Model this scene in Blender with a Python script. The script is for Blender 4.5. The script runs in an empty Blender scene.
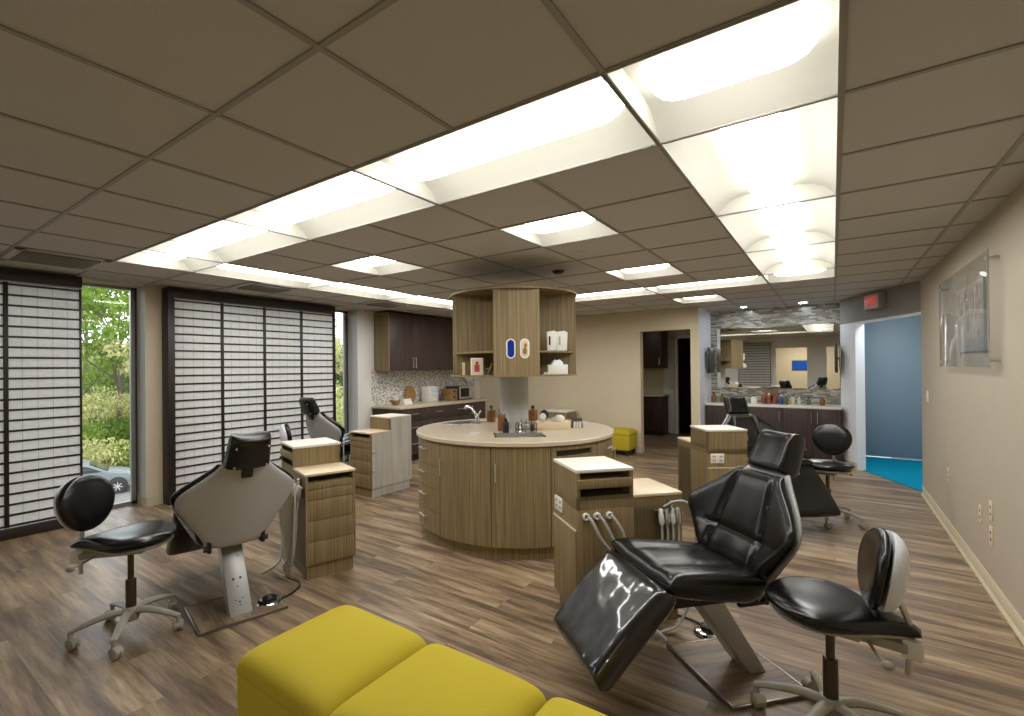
import bpy, bmesh, math, random
from mathutils import Vector, Matrix, Euler
R = math.radians
PI = math.pi
random.seed(7)
SC = bpy.context.scene
COL = SC.collection
CEIL = 2.394
GX, GY, TS = -0.577, 2.073, 0.61          # ceiling grid origin and tile size


def gi(i): return GX + TS * i
def gj(j): return GY + TS * j


# ------------------------------------------------------------------ materials
def lin(c):
    c = c / 255.0
    return c / 12.92 if c <= 0.04045 else ((c + 0.055) / 1.055) ** 2.4


def rgb(r, g, b): return (lin(r), lin(g), lin(b), 1.0)


class Nodes:
    def __init__(self, name):
        self.m = bpy.data.materials.new(name)
        self.m.use_nodes = True
        self.t = self.m.node_tree
        self.b = self.t.nodes['Principled BSDF']
        self.out = self.t.nodes['Material Output']

    def n(self, kind, **kw):
        x = self.t.nodes.new(kind)
        for k, v in kw.items():
            setattr(x, k, v)
        return x

    def l(self, a, b): self.t.links.new(a, b)

    def coords(self, scale=(1, 1, 1), rot=(0, 0, 0), kind='Object'):
        tc = self.n('ShaderNodeTexCoord')
        mp = self.n('ShaderNodeMapping')
        mp.inputs['Scale'].default_value = scale
        mp.inputs['Rotation'].default_value = rot
        self.l(tc.outputs[kind], mp.inputs['Vector'])
        return mp.outputs['Vector']

    def noise(self, vec, scale=5, detail=3, rough=0.5):
        x = self.n('ShaderNodeTexNoise')
        x.inputs['Scale'].default_value = scale
        x.inputs['Detail'].default_value = detail
        x.inputs['Roughness'].default_value = rough
        self.l(vec, x.inputs['Vector'])
        return x.outputs['Fac']

    def ramp(self, fac, stops):
        x = self.n('ShaderNodeValToRGB')
        e = x.color_ramp.elements
        while len(e) < len(stops):
            e.new(0.5)
        for k, (p, c) in enumerate(stops):
            e[k].position = p
            e[k].color = c
        self.l(fac, x.inputs['Fac'])
        return x.outputs['Color']

    def mix(self, a, b, fac, mode='MIX'):
        x = self.n('ShaderNodeMix', data_type='RGBA', blend_type=mode)
        if isinstance(fac, (int, float)):
            x.inputs[0].default_value = fac
        else:
            self.l(fac, x.inputs[0])
        for s, v in ((6, a), (7, b)):
            if isinstance(v, tuple):
                x.inputs[s].default_value = v
            else:
                self.l(v, x.inputs[s])
        return x.outputs[2]

    def bump(self, h, strength=0.2, dist=0.01):
        x = self.n('ShaderNodeBump')
        x.inputs['Strength'].default_value = strength
        x.inputs['Distance'].default_value = dist
        self.l(h, x.inputs['Height'])
        self.l(x.outputs['Normal'], self.b.inputs['Normal'])


def plain(name, col, rough=0.5, metal=0.0, spec=0.5, coat=0.0, emit=None, estr=0.0):
    k = Nodes(name)
    k.b.inputs['Base Color'].default_value = col
    k.b.inputs['Roughness'].default_value = rough
    k.b.inputs['Metallic'].default_value = metal
    k.b.inputs['Specular IOR Level'].default_value = spec
    k.b.inputs['Coat Weight'].default_value = coat
    if emit:
        k.b.inputs['Emission Color'].default_value = emit
        k.b.inputs['Emission Strength'].default_value = estr
    return k.m


def speckled(name, col, rough=0.6, amount=0.06, scale=60, bump=0.0, spec=0.3):
    k = Nodes(name)
    v = k.coords()
    f = k.noise(v, scale, 2)
    lo = tuple(max(0, c * (1 - amount)) for c in col[:3]) + (1,)
    hi = tuple(min(1, c * (1 + amount)) for c in col[:3]) + (1,)
    k.l(k.ramp(f, [(0.35, lo), (0.65, hi)]), k.b.inputs['Base Color'])
    k.b.inputs['Roughness'].default_value = rough
    k.b.inputs['Specular IOR Level'].default_value = spec
    if bump:
        k.bump(f, bump, 0.004)
    return k.m


def veneer(name, dark, mid, light, stretch=(55, 55, 1.2), rough=0.45):
    k = Nodes(name)
    f = k.noise(k.coords(stretch), 1.0, 4, 0.6)
    g = k.noise(k.coords((stretch[0] * 3, stretch[1] * 3, stretch[2] * 2)), 1.0, 2)
    c = k.ramp(f, [(0.3, dark), (0.5, mid), (0.72, light)])
    c = k.mix(c, k.ramp(g, [(0.3, (0.78, 0.76, 0.72, 1)), (0.6, (1, 1, 1, 1))]), 0.5, 'MULTIPLY')
    k.l(c, k.b.inputs['Base Color'])
    k.b.inputs['Roughness'].default_value = rough
    k.b.inputs['Specular IOR Level'].default_value = 0.35
    return k.m


def floor_mat():
    k = Nodes('plank_floor')
    v = k.coords()
    br = k.n('ShaderNodeTexBrick', offset=0.37, offset_frequency=2, squash=1.0)
    for nm, val in (('Scale', 1.0), ('Mortar Size', 0.0012), ('Mortar Smooth', 0.3), ('Bias', 0.0),
                    ('Brick Width', 1.22), ('Row Height', 0.152)):
        br.inputs[nm].default_value = val
    br.inputs['Color1'].default_value = (0, 0, 0, 1)
    br.inputs['Color2'].default_value = (1, 1, 1, 1)
    br.inputs['Mortar'].default_value = (0.3, 0.3, 0.3, 1)
    k.l(v, br.inputs['Vector'])
    # long streaks along the plank, offset per plank
    add = k.n('ShaderNodeVectorMath', operation='ADD')
    sc = k.n('ShaderNodeVectorMath', operation='SCALE')
    sc.inputs['Scale'].default_value = 7.0
    k.l(br.outputs['Color'], sc.inputs[0])
    k.l(v, add.inputs[0])
    k.l(sc.outputs[0], add.inputs[1])
    mp = k.n('ShaderNodeMapping')
    mp.inputs['Scale'].default_value = (0.7, 6.5, 1)
    k.l(add.outputs[0], mp.inputs['Vector'])
    f = k.noise(mp.outputs['Vector'], 1.6, 5, 0.62)
    mp2 = k.n('ShaderNodeMapping')
    mp2.inputs['Scale'].default_value = (3.5, 45, 1)
    k.l(add.outputs[0], mp2.inputs['Vector'])
    g = k.noise(mp2.outputs['Vector'], 1.5, 4, 0.65)
    base = k.ramp(f, [(0.24, rgb(74, 63, 54)), (0.43, rgb(122, 103, 84)), (0.56, rgb(162, 139, 110)), (0.72, rgb(196, 176, 146))])
    grain = k.ramp(g, [(0.3, (0.55, 0.53, 0.52, 1)), (0.55, (1, 1, 1, 1)), (0.75, (1.0, 0.97, 0.92, 1))])
    c = k.mix(base, grain, 0.75, 'MULTIPLY')
    tone = k.ramp(br.outputs['Color'], [(0.0, (0.74, 0.73, 0.74, 1)), (0.5, (0.95, 0.94, 0.92, 1)), (1.0, (1.0, 0.98, 0.95, 1))])
    c = k.mix(c, tone, 0.75, 'MULTIPLY')
    k.l(c, k.b.inputs['Base Color'])
    rr = k.n('ShaderNodeMapRange')
    rr.inputs['To Min'].default_value = 0.28
    rr.inputs['To Max'].default_value = 0.5
    k.l(g, rr.inputs['Value'])
    k.l(rr.outputs[0], k.b.inputs['Roughness'])
    k.b.inputs['Specular IOR Level'].default_value = 0.4
    k.bump(g, 0.08, 0.003)
    return k.m


def mosaic(name, colours, w, h, mortar, ax=(1, 0, 2), msize=0.004):
    """small random tiles; ax picks which object axes become the tile's u and v"""
    k = Nodes(name)
    tc = k.n('ShaderNodeTexCoord')
    sep = k.n('ShaderNodeSeparateXYZ')
    cmb = k.n('ShaderNodeCombineXYZ')
    k.l(tc.outputs['Object'], sep.inputs[0])
    k.l(sep.outputs[ax[0]], cmb.inputs[0])
    k.l(sep.outputs[ax[2]], cmb.inputs[1])
    br = k.n('ShaderNodeTexBrick', offset=0.43)
    for nm, val in (('Scale', 1.0), ('Mortar Size', msize), ('Mortar Smooth', 0.1), ('Brick Width', w), ('Row Height', h)):
        br.inputs[nm].default_value = val
    br.inputs['Color1'].default_value = (0, 0, 0, 1)
    br.inputs['Color2'].default_value = (1, 1, 1, 1)
    br.inputs['Mortar'].default_value = (0.5, 0.5, 0.5, 1)
    k.l(cmb.outputs[0], br.inputs['Vector'])
    n = len(colours)
    cr = k.ramp(br.outputs['Color'], [(q / n, c) for q, c in enumerate(colours)])
    k.t.nodes[-1].color_ramp.interpolation = 'CONSTANT'
    c = k.mix(cr, mortar, br.outputs['Fac'])
    k.l(c, k.b.inputs['Base Color'])
    k.b.inputs['Roughness'].default_value = 0.2
    return k.m


def glass_mat(name, tint=(1, 1, 1, 1), refl=1.0):
    k = Nodes(name)
    k.t.nodes.remove(k.b)
    tr = k.n('ShaderNodeBsdfTransparent')
    tr.inputs['Color'].default_value = tint
    gl = k.n('ShaderNodeBsdfGlossy')
    gl.inputs['Roughness'].default_value = 0.02
    fr = k.n('ShaderNodeFresnel')
    fr.inputs['IOR'].default_value = 1.45
    mu = k.n('ShaderNodeMath', operation='MULTIPLY')
    mu.inputs[1].default_value = refl
    k.l(fr.outputs[0], mu.inputs[0])
    mx = k.n('ShaderNodeMixShader')
    k.l(mu.outputs[0], mx.inputs[0])
    k.l(tr.outputs[0], mx.inputs[1])
    k.l(gl.outputs[0], mx.inputs[2])
    k.l(mx.outputs[0], k.out.inputs['Surface'])
    return k.m


def paper_mat():
    k = Nodes('screen_paper')
    k.t.nodes.remove(k.b)
    df = k.n('ShaderNodeBsdfDiffuse')
    tl = k.n('ShaderNodeBsdfTranslucent')
    f = k.noise(k.coords((30, 30, 30)), 1, 2)
    c = k.ramp(f, [(0.3, rgb(240, 238, 234)), (0.7, rgb(248, 246, 243))])
    k.l(c, df.inputs['Color'])
    k.l(c, tl.inputs['Color'])
    mx = k.n('ShaderNodeMixShader')
    mx.inputs[0].default_value = 0.6
    k.l(df.outputs[0], mx.inputs[1])
    k.l(tl.outputs[0], mx.inputs[2])
    k.l(mx.outputs[0], k.out.inputs['Surface'])
    return k.m


def emit_mat(name, col, strength):
    k = Nodes(name)
    k.t.nodes.remove(k.b)
    e = k.n('ShaderNodeEmission')
    e.inputs['Color'].default_value = col
    e.inputs['Strength'].default_value = strength
    k.l(e.outputs[0], k.out.inputs['Surface'])
    return k.m


def leaf_mat(name, a, b):
    k = Nodes(name)
    k.t.nodes.remove(k.b)
    f = k.noise(k.coords((1.3, 1.3, 1.3)), 2, 3)
    c = k.ramp(f, [(0.35, a), (0.65, b)])
    df = k.n('ShaderNodeBsdfDiffuse')
    tl = k.n('ShaderNodeBsdfTranslucent')
    k.l(c, df.inputs['Color'])
    k.l(c, tl.inputs['Color'])
    mx = k.n('ShaderNodeMixShader')
    mx.inputs[0].default_value = 0.4
    k.l(df.outputs[0], mx.inputs[1])
    k.l(tl.outputs[0], mx.inputs[2])
    k.l(mx.outputs[0], k.out.inputs['Surface'])
    return k.m


def leather(name, rough=0.3, coat=0.0, wr=0.0):
    k = Nodes(name)
    k.b.inputs['Base Color'].default_value = rgb(15, 14, 14)
    k.b.inputs['Roughness'].default_value = rough
    k.b.inputs['Specular IOR Level'].default_value = 0.5
    k.b.inputs['Coat Weight'].default_value = coat
    k.b.inputs['Coat Roughness'].default_value = 0.06
    f = k.noise(k.coords((1, 1, 1)), 5.5 if wr else 160, 1.5)
    k.bump(f, wr if wr else 0.06, 0.03 if wr else 0.002)
    k.l(k.t.nodes[-1].outputs['Normal'], k.b.inputs['Coat Normal'])
    return k.m


M = {}
M['floor'] = floor_mat()
M['ceiling'] = speckled('ceiling_tile', rgb(202, 200, 196), 0.9, 0.04, 160, 0.05, 0.1)
M['tbar'] = plain('ceiling_tbar', rgb(158, 152, 142), 0.5)
M['wall'] = speckled('beige_wall', rgb(216, 205, 178), 0.75, 0.012, 6, 0, 0.2)
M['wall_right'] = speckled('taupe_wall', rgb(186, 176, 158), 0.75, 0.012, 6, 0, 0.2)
M['wall_white'] = speckled('white_wall', rgb(226, 224, 220), 0.7, 0.012, 6, 0, 0.2)
M['wall_cool_lit'] = speckled('cool_lit_white_wall', rgb(238, 241, 247), 0.7, 0.012, 6, 0, 0.2)  # white paint with the cool light's blue tint and brightness put in
M['wall_grey'] = speckled('grey_wall', rgb(150, 147, 143), 0.7, 0.012, 6, 0, 0.2)
M['cove_base'] = plain('cove_base', rgb(208, 196, 168), 0.4)
M['veneer'] = veneer('striped_veneer', rgb(116, 100, 70), rgb(140, 122, 88), rgb(160, 142, 106), (85, 85, 1.4))
M['veneer_dim'] = M['veneer']
M['veneer_dark'] = veneer('dark_veneer', rgb(56, 45, 44), rgb(72, 58, 56), rgb(88, 72, 68), (40, 40, 1.5), 0.4)
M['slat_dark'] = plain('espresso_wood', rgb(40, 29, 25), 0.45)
M['lam_white'] = plain('white_laminate', rgb(236, 232, 220), 0.35)
M['lam_cream'] = plain('cream_laminate', rgb(222, 204, 172), 0.35)
M['stone'] = speckled('beige_quartz', rgb(206, 192, 168), 0.22, 0.06, 190, 0, 0.5)
M['stone_white'] = speckled('white_quartz', rgb(230, 226, 216), 0.22, 0.04, 190, 0, 0.5)
M['recess'] = plain('shadow_gap', rgb(46, 38, 30), 0.7)
M['leather'] = leather('black_leather', 0.27)
M['leather_plain'] = leather('black_vinyl', 0.25)
M['plastic_cover'] = leather('plastic_covered_vinyl', 0.3, 1.0, 0.6)
M['shell'] = plain('grey_shell', rgb(180, 181, 180), 0.4)
M['shell_white'] = plain('white_shell', rgb(230, 234, 240), 0.35)
M['post'] = plain('satin_metal', rgb(178, 178, 176), 0.35, 0.35)
M['base_grey'] = plain('warm_grey_plastic', rgb(168, 164, 150), 0.4)
M['chrome'] = plain('chrome', rgb(224, 222, 218), 0.12, 1.0)
M['steel'] = plain('brushed_steel', rgb(206, 204, 198), 0.35, 0.75)
M['red_ink'] = plain('red_ink', rgb(176, 60, 64), 0.5)
M['gas'] = plain('gas_lift', rgb(92, 82, 72), 0.3, 0.7)
M['dark'] = plain('black_plastic', rgb(24, 24, 24), 0.4)
M['hose'] = plain('grey_hose', rgb(176, 174, 168), 0.45)
M['white_plastic'] = plain('white_plastic', rgb(238, 236, 230), 0.35)
M['outlet_slot'] = plain('outlet_slot', rgb(90, 86, 80), 0.6)
M['yellow'] = speckled('yellow_fabric', rgb(186, 168, 52), 0.85, 0.05, 420, 0.12, 0.15)
M['glass'] = glass_mat('window_glass')
M['acrylic'] = glass_mat('acrylic', (0.98, 0.985, 0.985, 1), 0.35)
M['trim_metal'] = plain('trim_metal', rgb(140, 130, 122), 0.32, 0.8)
M['paper'] = paper_mat()
M['seam'] = plain('paper_seam', rgb(206, 202, 196), 0.7)
M['frame_dark'] = plain('bronze_frame', rgb(70, 66, 66), 0.4, 0.3)
M['frame_silver'] = plain('window_aluminium', rgb(150, 148, 146), 0.4, 0.4)
M['mirror'] = plain('mirror', (0.86, 0.88, 0.88, 1), 0.01, 1.0)
M['door_blue'] = plain('blue_grey_door', rgb(132, 150, 162), 0.5)
M['carpet_blue'] = speckled('teal_carpet', rgb(0, 136, 168), 0.9, 0.1, 200, 0.1, 0.1)
M['amber'] = plain('amber_plastic', rgb(136, 86, 50), 0.2, 0, 0.5)
M['lens'] = emit_mat('lamp_lens', (1.0, 0.982, 0.955, 1), 9.0)
M['pan'] = plain('lamp_reflector', rgb(160, 157, 145), 0.6, emit=(1, 0.95, 0.80, 1), estr=0.15)
M['exit_red'] = plain('exit_red', rgb(215, 50, 60), 0.4, emit=rgb(225, 50, 60), estr=0.25)
M['exit_face'] = plain('exit_face', rgb(214, 190, 184), 0.4)
M['blue_plate'] = plain('blue_window', rgb(24, 52, 140), 0.15)
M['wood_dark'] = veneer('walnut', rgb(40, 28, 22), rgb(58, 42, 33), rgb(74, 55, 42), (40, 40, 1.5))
M['screen'] = plain('screen_blue', rgb(10, 40, 90), 0.2, emit=rgb(20, 80, 170), estr=0.5)
M['asphalt'] = speckled('asphalt', rgb(112, 108, 104), 0.9, 0.12, 30)
M['grass'] = speckled('grass_bank', rgb(92, 106, 48), 0.95, 0.3, 3)
M['leafA'] = leaf_mat('leaf_green', rgb(82, 112, 40), rgb(140, 158, 74))
M['leafB'] = leaf_mat('leaf_blossom', rgb(150, 156, 88), rgb(206, 198, 146))
M['leafC'] = leaf_mat('leaf_deep', rgb(52, 76, 28), rgb(96, 120, 48))
M['bark'] = plain('bark', rgb(92, 84, 74), 0.9)
M['car'] = plain('silver_paint', rgb(104, 112, 112), 0.4, 0.1, coat=0.2)
M['carglass'] = plain('car_glass', rgb(40, 48, 48), 0.15)
M['tyre'] = plain('tyre', rgb(36, 36, 38), 0.7)
M['kitchen_tile'] = mosaic('kitchen_mosaic', [rgb(232, 232, 226), rgb(120, 122, 120), rgb(206, 208, 204), rgb(168, 160, 142), rgb(240, 240, 236), rgb(98, 104, 108)], 0.030, 0.022, rgb(214, 212, 204), (1, 0, 2))
M['vanity_tile'] = mosaic('vanity_mosaic', [rgb(176, 172, 160), rgb(132, 128, 116), rgb(198, 196, 186), rgb(150, 140, 120), rgb(112, 112, 106), rgb(186, 188, 180)], 0.085, 0.026, rgb(168, 164, 152), (0, 0, 2), 0.003)
M['green_cap'] = plain('green_cap', rgb(30, 110, 80), 0.4)
M['red_bottle'] = plain('red_bottle', rgb(150, 82, 72), 0.3)
M['blue_bottle'] = plain('blue_bottle', rgb(58, 84, 140), 0.3)
M['olive_bottle'] = plain('olive_bottle', rgb(96, 110, 72), 0.3)
M['wicker'] = speckled('wicker', rgb(150, 118, 78), 0.8, 0.3, 80, 0.4)
M['clear_plastic'] = plain('frosted_plastic', rgb(206, 216, 222), 0.25)
M['slate'] = plain('dark_appliance', rgb(62, 62, 66), 0.3, 0.3)
M['grey_print'] = speckled('grey_print', rgb(120, 112, 104), 0.5, 0.5, 9)


# ------------------------------------------------------------------ mesh helper
class MB:
    def __init__(self): self.bm = bmesh.new()

    def _xf(self, verts, X):
        if X is not None:
            bmesh.ops.transform(self.bm, matrix=X, verts=verts)

    def box(self, x0, x1, y0, y1, z0, z1, bevel=0.0, X=None, seg=2):
        r = bmesh.ops.create_cube(self.bm, size=1.0)
        vs = r['verts']
        for v in vs:
            v.co = Vector(((x0 + x1) / 2 + v.co.x * (x1 - x0), (y0 + y1) / 2 + v.co.y * (y1 - y0), (z0 + z1) / 2 + v.co.z * (z1 - z0)))
        if bevel > 0:
            es = list({e for v in vs for e in v.link_edges})
            rr = bmesh.ops.bevel(self.bm, geom=es, offset=bevel, segments=seg, profile=0.5, affect='EDGES')
            vs = list({v for f in rr['faces'] for v in f.verts} | {v for v in vs if v.is_valid})
        self._xf(vs, X)
        return self

    def prism(self, pts, a0, a1, axis='y', X=None, bevel=0.0):
        def mk(p, a):
            return {'y': (p[0], a, p[1]), 'x': (a, p[0], p[1]), 'z': (p[0], p[1], a)}[axis]
        A = [self.bm.verts.new(mk(p, a0)) for p in pts]
        B = [self.bm.verts.new(mk(p, a1)) for p in pts]
        n = len(pts)
        fs = [self.bm.faces.new(A), self.bm.faces.new(B[::-1])]
        for k in range(n):
            fs.append(self.bm.faces.new((A[k], B[k], B[(k + 1) % n], A[(k + 1) % n])))
        bmesh.ops.recalc_face_normals(self.bm, faces=fs)
        vs = A + B
        if bevel > 0:
            es = list({e for v in vs for e in v.link_edges})
            rr = bmesh.ops.bevel(self.bm, geom=es, offset=bevel, segments=2, profile=0.5, affect='EDGES')
            vs = list({v for f in rr['faces'] for v in f.verts} | {v for v in vs if v.is_valid})
        self._xf(vs, X)
        return self

    def tube(self, pts, r, n=10, X=None, flat=1.0):
        pts = [Vector(p) for p in pts]
        rs = r if isinstance(r, (list, tuple)) else [r] * len(pts)
        rings, vs = [], []
        up = None
        for k, p in enumerate(pts):
            d = (pts[min(k + 1, len(pts) - 1)] - pts[max(k - 1, 0)]).normalized()
            if up is None:
                up = Vector((0, 0, 1)) if abs(d.z) < 0.9 else Vector((1, 0, 0))
            a = d.cross(up).normalized()
            b = a.cross(d).normalized()
            up = b
            ring = [self.bm.verts.new(p + a * math.cos(2 * PI * q / n) * rs[k] + b * math.sin(2 * PI * q / n) * rs[k] * flat) for q in range(n)]
            rings.append(ring)
            vs += ring
        fs = []
        for k in range(len(rings) - 1):
            for q in range(n):
                fs.append(self.bm.faces.new((rings[k][q], rings[k][(q + 1) % n], rings[k + 1][(q + 1) % n], rings[k + 1][q])))
        fs.append(self.bm.faces.new(rings[0][::-1]))
        fs.append(self.bm.faces.new(rings[-1]))
        bmesh.ops.recalc_face_normals(self.bm, faces=fs)
        self._xf(vs, X)
        return self

    def lathe(self, prof, n=24, c=(0, 0, 0), X=None, a0=0.0, a1=2 * PI):
        full = abs(a1 - a0 - 2 * PI) < 1e-6
        rings, vs, fs = [], [], []
        m = n if full else n + 1
        for r, z in prof:
            if r < 1e-6:
                v = self.bm.verts.new((c[0], c[1], c[2] + z))
                rings.append([v] * m)
                vs.append(v)
            else:
                g = [self.bm.verts.new((c[0] + r * math.cos(a0 + (a1 - a0) * q / n), c[1] + r * math.sin(a0 + (a1 - a0) * q / n), c[2] + z)) for q in range(m)]
                rings.append(g)
                vs += g
        for k in range(len(rings) - 1):
            for q in range(n):
                q2 = (q + 1) % m
                f = []
                for v in (rings[k][q], rings[k][q2], rings[k + 1][q2], rings[k + 1][q]):
                    if v not in f:
                        f.append(v)
                if len(f) > 2:
                    fs.append(self.bm.faces.new(f))
        bmesh.ops.recalc_face_normals(self.bm, faces=fs)
        self._xf(vs, X)
        return self

    def arc_block(self, r0, r1, z0, z1, a0, a1, n=12, c=(0, 0)):
        """a curved block between two radii and two angles"""
        V = []
        for k in range(n + 1):
            a = a0 + (a1 - a0) * k / n
            ca, sa = math.cos(a), math.sin(a)
            V.append([self.bm.verts.new((c[0] + r * ca, c[1] + r * sa, z)) for r, z in ((r0, z0), (r1, z0), (r1, z1), (r0, z1))])
        fs = [self.bm.faces.new(V[0]), self.bm.faces.new(V[-1][::-1])]
        for k in range(n):
            for q in range(4):
                fs.append(self.bm.faces.new((V[k][q], V[k][(q + 1) % 4], V[k + 1][(q + 1) % 4], V[k + 1][q])))
        bmesh.ops.recalc_face_normals(self.bm, faces=fs)
        return self

    def ball(self, c, r, X=None, u=16, v=10):
        q = bmesh.ops.create_uvsphere(self.bm, u_segments=u, v_segments=v, radius=1.0)
        for w in q['verts']:
            w.co = Vector((c[0] + w.co.x * r[0], c[1] + w.co.y * r[1], c[2] + w.co.z * r[2]))
        self._xf(q['verts'], X)
        return self

    def pad(self, wfun, top, bot, place, ns=24, nt=24, p=6.0):
        """closed cushion: s across (-1..1) scaled by wfun(t), t along; top/bot give height above/below the mid surface"""
        S = [math.sin(PI / 2 * (-1 + 2 * k / ns)) for k in range(ns + 1)]
        T = [0.5 + 0.5 * math.sin(PI / 2 * (-1 + 2 * k / nt)) for k in range(nt + 1)]
        up, dn, fs = [], [], []
        for j, t in enumerate(T):
            a, b = [], []
            for i, s in enumerate(S):
                e = max(0.0, (1 - abs(s) ** p)) ** 0.5 * max(0.0, (1 - abs(2 * t - 1) ** p)) ** 0.5
                u = s * wfun(t)
                v = self.bm.verts.new(place(u, t, top(u, t) * e, s))
                a.append(v)
                if i in (0, ns) or j in (0, nt):
                    b.append(v)
                else:
                    b.append(self.bm.verts.new(place(u, t, -bot(u, t) * e, s)))
            up.append(a)
            dn.append(b)
        for j in range(nt):
            for i in range(ns):
                fs.append(self.bm.faces.new((up[j][i], up[j][i + 1], up[j + 1][i + 1], up[j + 1][i])))
                q = (dn[j][i], dn[j + 1][i], dn[j + 1][i + 1], dn[j][i + 1])
                try:
                    fs.append(self.bm.faces.new(q))
                except ValueError:
                    pass
        bmesh.ops.recalc_face_normals(self.bm, faces=fs)
        return self

    def build(self, name, mat, parent=None, smooth=True, ang=38):
        bm = self.bm
        bm.normal_update()
        me = bpy.data.meshes.new(name)
        for f in bm.faces:
            f.smooth = smooth
        for e in bm.edges:
            if len(e.link_faces) == 2 and e.calc_face_angle(0) > R(ang):
                e.smooth = False
        bm.to_mesh(me)
        bm.free()
        me.materials.append(M[mat] if isinstance(mat, str) else mat)
        o = bpy.data.objects.new(name, me)
        COL.objects.link(o)
        if parent:
            o.parent = parent
        return o


def tag(o, label, cat, group=None, kind=None):
    o['label'] = label
    o['category'] = cat
    if group:
        o['group'] = group
    if kind:
        o['kind'] = kind
    return o


def thing(name, label, cat, loc=(0, 0, 0), rz=0.0, group=None):
    o = bpy.data.objects.new(name, None)
    o.empty_display_size = 0.1
    COL.objects.link(o)
    o.location = loc
    o.rotation_euler = (0, 0, rz)
    return tag(o, label, cat, group)


def struct(mb, name, mat, label=None, cat=None, parent=None):
    o = mb.build(name, mat, parent)
    o['kind'] = 'structure'
    if label:
        o['label'] = label
    if cat:
        o['category'] = cat
    return o


def dup(root, loc, rz, label, group=None):
    def cp(o, parent):
        c = o.copy()
        COL.objects.link(c)
        if parent:
            c.parent = parent
        for ch in kids.get(o, ()):
            cp(ch, c)
        return c
    kids = {}
    for o in bpy.data.objects:
        if o.parent:
            kids.setdefault(o.parent, []).append(o)
    r = cp(root, None)
    r.location = loc
    r.rotation_euler = (0, 0, rz)
    r['label'] = label
    if group:
        r['group'] = group
    return r


def bez(pts, n=8):
    """smooth polyline through points (Catmull-Rom)"""
    P = [Vector(p) for p in pts]
    P = [P[0] * 2 - P[1]] + P + [P[-1] * 2 - P[-2]]
    out = []
    for k in range(1, len(P) - 2):
        for q in range(n):
            t = q / n
            a, b, c, d = P[k - 1], P[k], P[k + 1], P[k + 2]
            out.append(0.5 * ((2 * b) + (c - a) * t + (2 * a - 5 * b + 4 * c - d) * t * t + (3 * b - a - 3 * c + d) * t ** 3))
    out.append(P[-2])
    return out


# ------------------------------------------------------------------ camera
cam = bpy.data.cameras.new('camera')
camo = bpy.data.objects.new('camera', cam)
COL.objects.link(camo)
SC.camera = camo
cam.sensor_fit = 'HORIZONTAL'
cam.sensor_width = 36.0
cam.lens = 483.12 / 1024 * 36
cam.shift_x = (512 - 480.23) / 1024
cam.shift_y = (365.90 - 358) / 1024
cam.clip_start = 0.05
cam.clip_end = 300
_y, _p, _r = 0.6304, 0.0041, 0.0098
_f = Vector((-math.sin(_y), math.cos(_y), 0)); _rt = Vector((math.cos(_y), math.sin(_y), 0)); _d = Vector((0, 0, -1))
f2 = _f * math.cos(_p) - _d * math.sin(_p)
d2 = _d * math.cos(_p) + _f * math.sin(_p)
r3 = _rt * math.cos(_r) + d2 * math.sin(_r)
d3 = d2 * math.cos(_r) - _rt * math.sin(_r)
camo.matrix_world = Matrix(((r3.x, -d3.x, -f2.x, 0), (r3.y, -d3.y, -f2.y, 0), (r3.z, -d3.z, -f2.z, 1.4624), (0, 0, 0, 1)))

# ------------------------------------------------------------------ room shell
struct(MB().box(-6.30, 1.30, -4.2, 11.2, -0.12, 0.0), 'floor', 'floor')
struct(MB().box(-6.6, 1.5, -4.4, 13.2, 2.75, 2.85), 'light_block_slab', 'wall_white')  # unseen slab added to keep sky light from leaking through ceiling gaps

light_cells = set()
LIGHTS = []           # (i, j, ni, nj, axis)
for i in (-2, -4, -6):
    LIGHTS.append((i, -1, 2, 1, 'x', 'front row'))
for i in (-2, -4, -6):
    LIGHTS.append((i, 6, 2, 1, 'x', 'back row'))
for j in (0, 2, 4):
    LIGHTS.append((0, j, 1, 2, 'y', 'right row'))
    LIGHTS.append((-7, j, 1, 2, 'y', 'left row'))
for i, j in ((0, -1), (-7, -1), (0, 6), (-7, 6)):
    LIGHTS.append((i, j, 1, 1, 'x', 'corner'))
for i, j in ((-5, 1), (-2, 1), (-2, 4), (-2, 8)):
    LIGHTS.append((i, j, 1, 1, 'x', 'single'))
for (i, j, ni, nj, ax, nm) in LIGHTS:
    for a in range(ni):
        for b in range(nj):
            light_cells.add((i + a, j + b))

mb = MB()
for i in range(-10, 3):
    for j in range(-6, 12):
        if (i, j) in light_cells:
            continue
        x0, x1, y0, y1 = max(gi(i), -6.28), min(gi(i + 1), 0.84), max(gj(j), -1.6), min(gj(j + 1), 9.15)
        if x1 <= x0 or y1 <= y0:
            continue
        vs = [mb.bm.verts.new((x, y, CEIL)) for x, y in ((x0, y0), (x0, y1), (x1, y1), (x1, y0))]
        mb.bm.faces.new(vs)
bmesh.ops.remove_doubles(mb.bm, verts=mb.bm.verts[:], dist=0.0005)
struct(mb, 'ceiling', 'ceiling')
cell_of = {}
for n, (i, j, ni, nj, ax, nm) in enumerate(LIGHTS):
    for a in range(ni):
        for b in range(nj):
            cell_of[(i + a, j + b)] = n
mb = MB()
for i in range(-9, 3):
    j0 = None
    for j in range(-6, 13):
        inside = cell_of.get((i, j)) is not None and cell_of.get((i, j)) == cell_of.get((i - 1, j))
        if not inside and j0 is None and j < 12:
            j0 = j
        if (inside or j == 12) and j0 is not None:
            mb.box(gi(i) - 0.010, gi(i) + 0.010, max(gj(j0), -1.5), min(gj(j), 9.1), CEIL - 0.006, CEIL - 0.0005)
            j0 = None
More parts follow.
